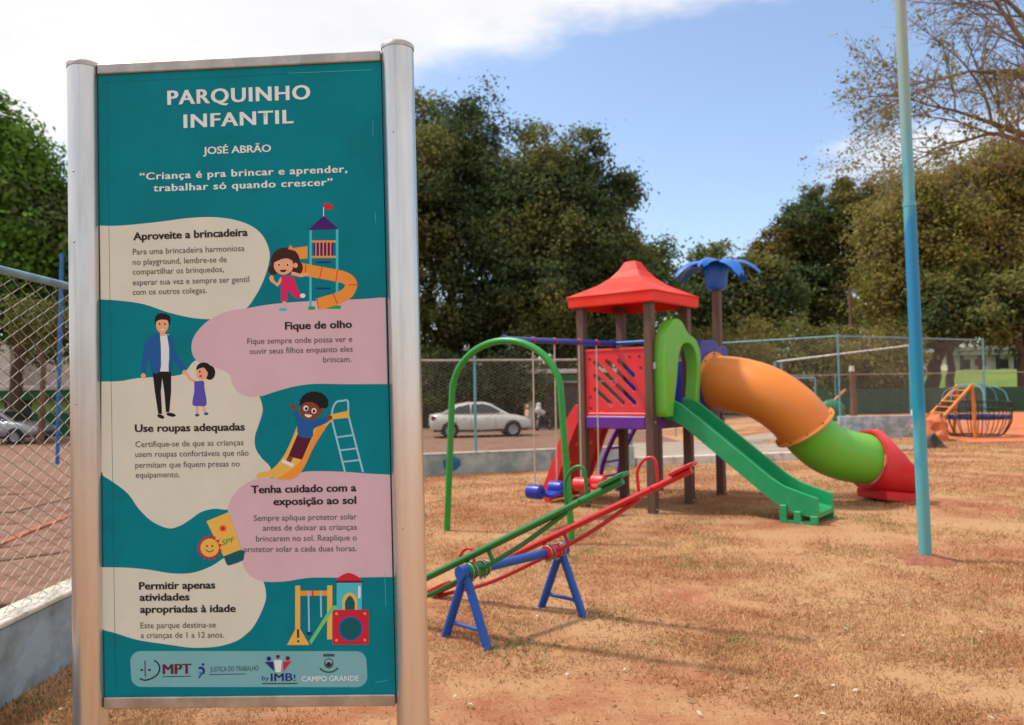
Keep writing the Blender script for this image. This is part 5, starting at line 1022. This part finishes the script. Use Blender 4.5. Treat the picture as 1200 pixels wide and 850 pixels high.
# thin branched tree leaning in from the right
def bare_tree():
    base = V((14.2, 19.5, 0)); t = thing('sparse_tree', base, 'bare arching branches with sparse yellowing leaves reaching in from the upper right', 'tree'); mb = MB(); rnd = random.Random(11); tips = []
    def grow(p, d, r, L, depth):
        n = 5; P = [p]; q = p; dd = d.normalized()
        for i in range(n):
            dd = (dd+V((rnd.uniform(-1, 1), rnd.uniform(-1, 1), rnd.uniform(-.9, .75)))*.20).normalized(); q = q+dd*(L/n); P.append(q)
            if depth > 0 and i > 0:
                for _ in range(1 if rnd.random() < .75 else 2):
                    sp = V((rnd.uniform(-1, 1), rnd.uniform(-1, 1), rnd.uniform(-.8, 1))); grow(q, (dd*.85+sp*.75), r*(.62-.06*i), L*rnd.uniform(.5, .72), depth-1)
            if depth <= 1 and rnd.random() < .75: tips.append(q)
        mb.tube(P, [r*(1-.55*i/n) for i in range(n+1)], 5 if r > .02 else 3, cap=False, smooth=True)
        if depth > 0: grow(q, dd, r*.5, L*.6, depth-1)
    fork = base+V((-.3, 0, 4.0)); mb.tube([base-Z*.2, base+V((-.05, 0, 2)), fork], [.3, .25, .22], 10, cap=False)
    mains = [((1270, 190, 19.2), (1190, 155, 18.6), (1150, 140, 18), .10), ((1270, 170, 19.2), (1200, 92, 18.6), (1150, 84, 17.8), .09), ((1270, 120, 19.8), (1205, 55, 19.8), (1165, 0, 19.8), .09), ((1270, 215, 19), (1180, 160, 18.2), (1130, 165, 17.6), .07), ((1265, 110, 19.8), (1200, 20, 20.6), (1140, -30, 21), .08), ((1280, 235, 19), (1215, 200, 18.6), (1150, 190, 18.2), .03)]
    for a, b, c, r in mains:
        A, B, Cc = at(*a), at(*b), at(*c); P = smooth_path([fork, A, B, Cc], 6); mb.tube(P, [r*1.5*(1-.72*i/(len(P)-1)) for i in range(len(P))], 7, cap=False)
        for k in range(8, len(P)-1, 2):
            dd = (P[k+1]-P[k]).normalized(); grow(P[k], dd*.7+V((rnd.uniform(-.4, .4), rnd.uniform(-.8, .8), rnd.uniform(-.5, 1))), r*.42, rnd.uniform(1.1, 1.8), 2)
        grow(P[-1], (P[-1]-P[-3]), r*.42, 1.9, 3)
    mb.build('trunk', mat('pale_brown_bark', (130, 108, 92), .9, 0, .2, 8, .4), t)
    tp = np.array([tuple(x) for x in tips]); print('tips', len(tp)); sel = tp[RNG.random(len(tp)) < .17]; k = 4; pts = np.repeat(sel, k, 0)+RNG.normal(0, .09, (len(sel)*k, 3))
    leaf_mesh('crown', pts-np.array(base), unit(len(pts)), .04*RNG.uniform(.6, 1.5, len(pts)), [lf_olive, lf_rust2], t, RNG.random(len(pts)) < .5)
bare_tree()

# ------------------------------------------------------------------ small ground detail
def litter():
    n = 1500; y = 3*(16/3)**RNG.random(n); x = RNG.uniform(-.6, .7, n)*y; k = (x > -2.4) & (y < 14); x, y = x[k], y[k]; nrm = unit(len(x))*.5+np.array([0, 0, 1.]); nrm /= np.linalg.norm(nrm, axis=1, keepdims=True)
    o = leaf_mesh('fallen_leaves', np.stack([x, y, np.full(len(x), .02)], 1), nrm, RNG.uniform(.008, .02, len(x)), [mat('dead_leaf', (150, 110, 76), .8, island=.4), mat('pale_chip', (206, 190, 164), .8)], None, RNG.random(len(x)) < .15); tag(o, 'scattered dead leaves and pale chips over the lawn', 'leaf litter', kind='stuff')
    # taller green weeds at the foot of the left wall and the stand
    pts = []
    for cx, cy, s, c in ((-2.36, 4.55, .07, 90), (-2.25, 3.9, .25, 160), (-.0, 4.85, .16, 120), (.55, 5.5, .12, 60), (-2.2, 6.5, .3, 140)):
        for _ in range(c): pts.append((cx+random.gauss(0, s), cy+random.gauss(0, s), .5 if s == .1 and cx < -2 else .3))
    mb = MB()
    for x, y, hh in pts:
        a = random.uniform(0, 2*PI); h = random.uniform(.012, .035)*(hh/.3); w = .004; dx, dy = math.cos(a), math.sin(a); l_ = random.uniform(.02, .07)
        mb.add([(x-dy*w, y+dx*w, 0), (x+dy*w, y-dx*w, 0), (x+dx*l_*.4+dy*w*.8, y+dy*l_*.4-dx*w*.8, h*.6), (x+dx*l_, y+dy*l_, h), (x+dx*l_*.4-dy*w*.8, y+dy*l_*.4+dx*w*.8, h*.6)], [(0, 1, 2, 3, 4)])
    tag(mb.build('green_weeds', mat('weed_green', (120, 128, 66), .6, island=.3, trans=.3), None), 'green weeds at the foot of the left wall and seesaw stand', 'weeds', kind='stuff')
litter()
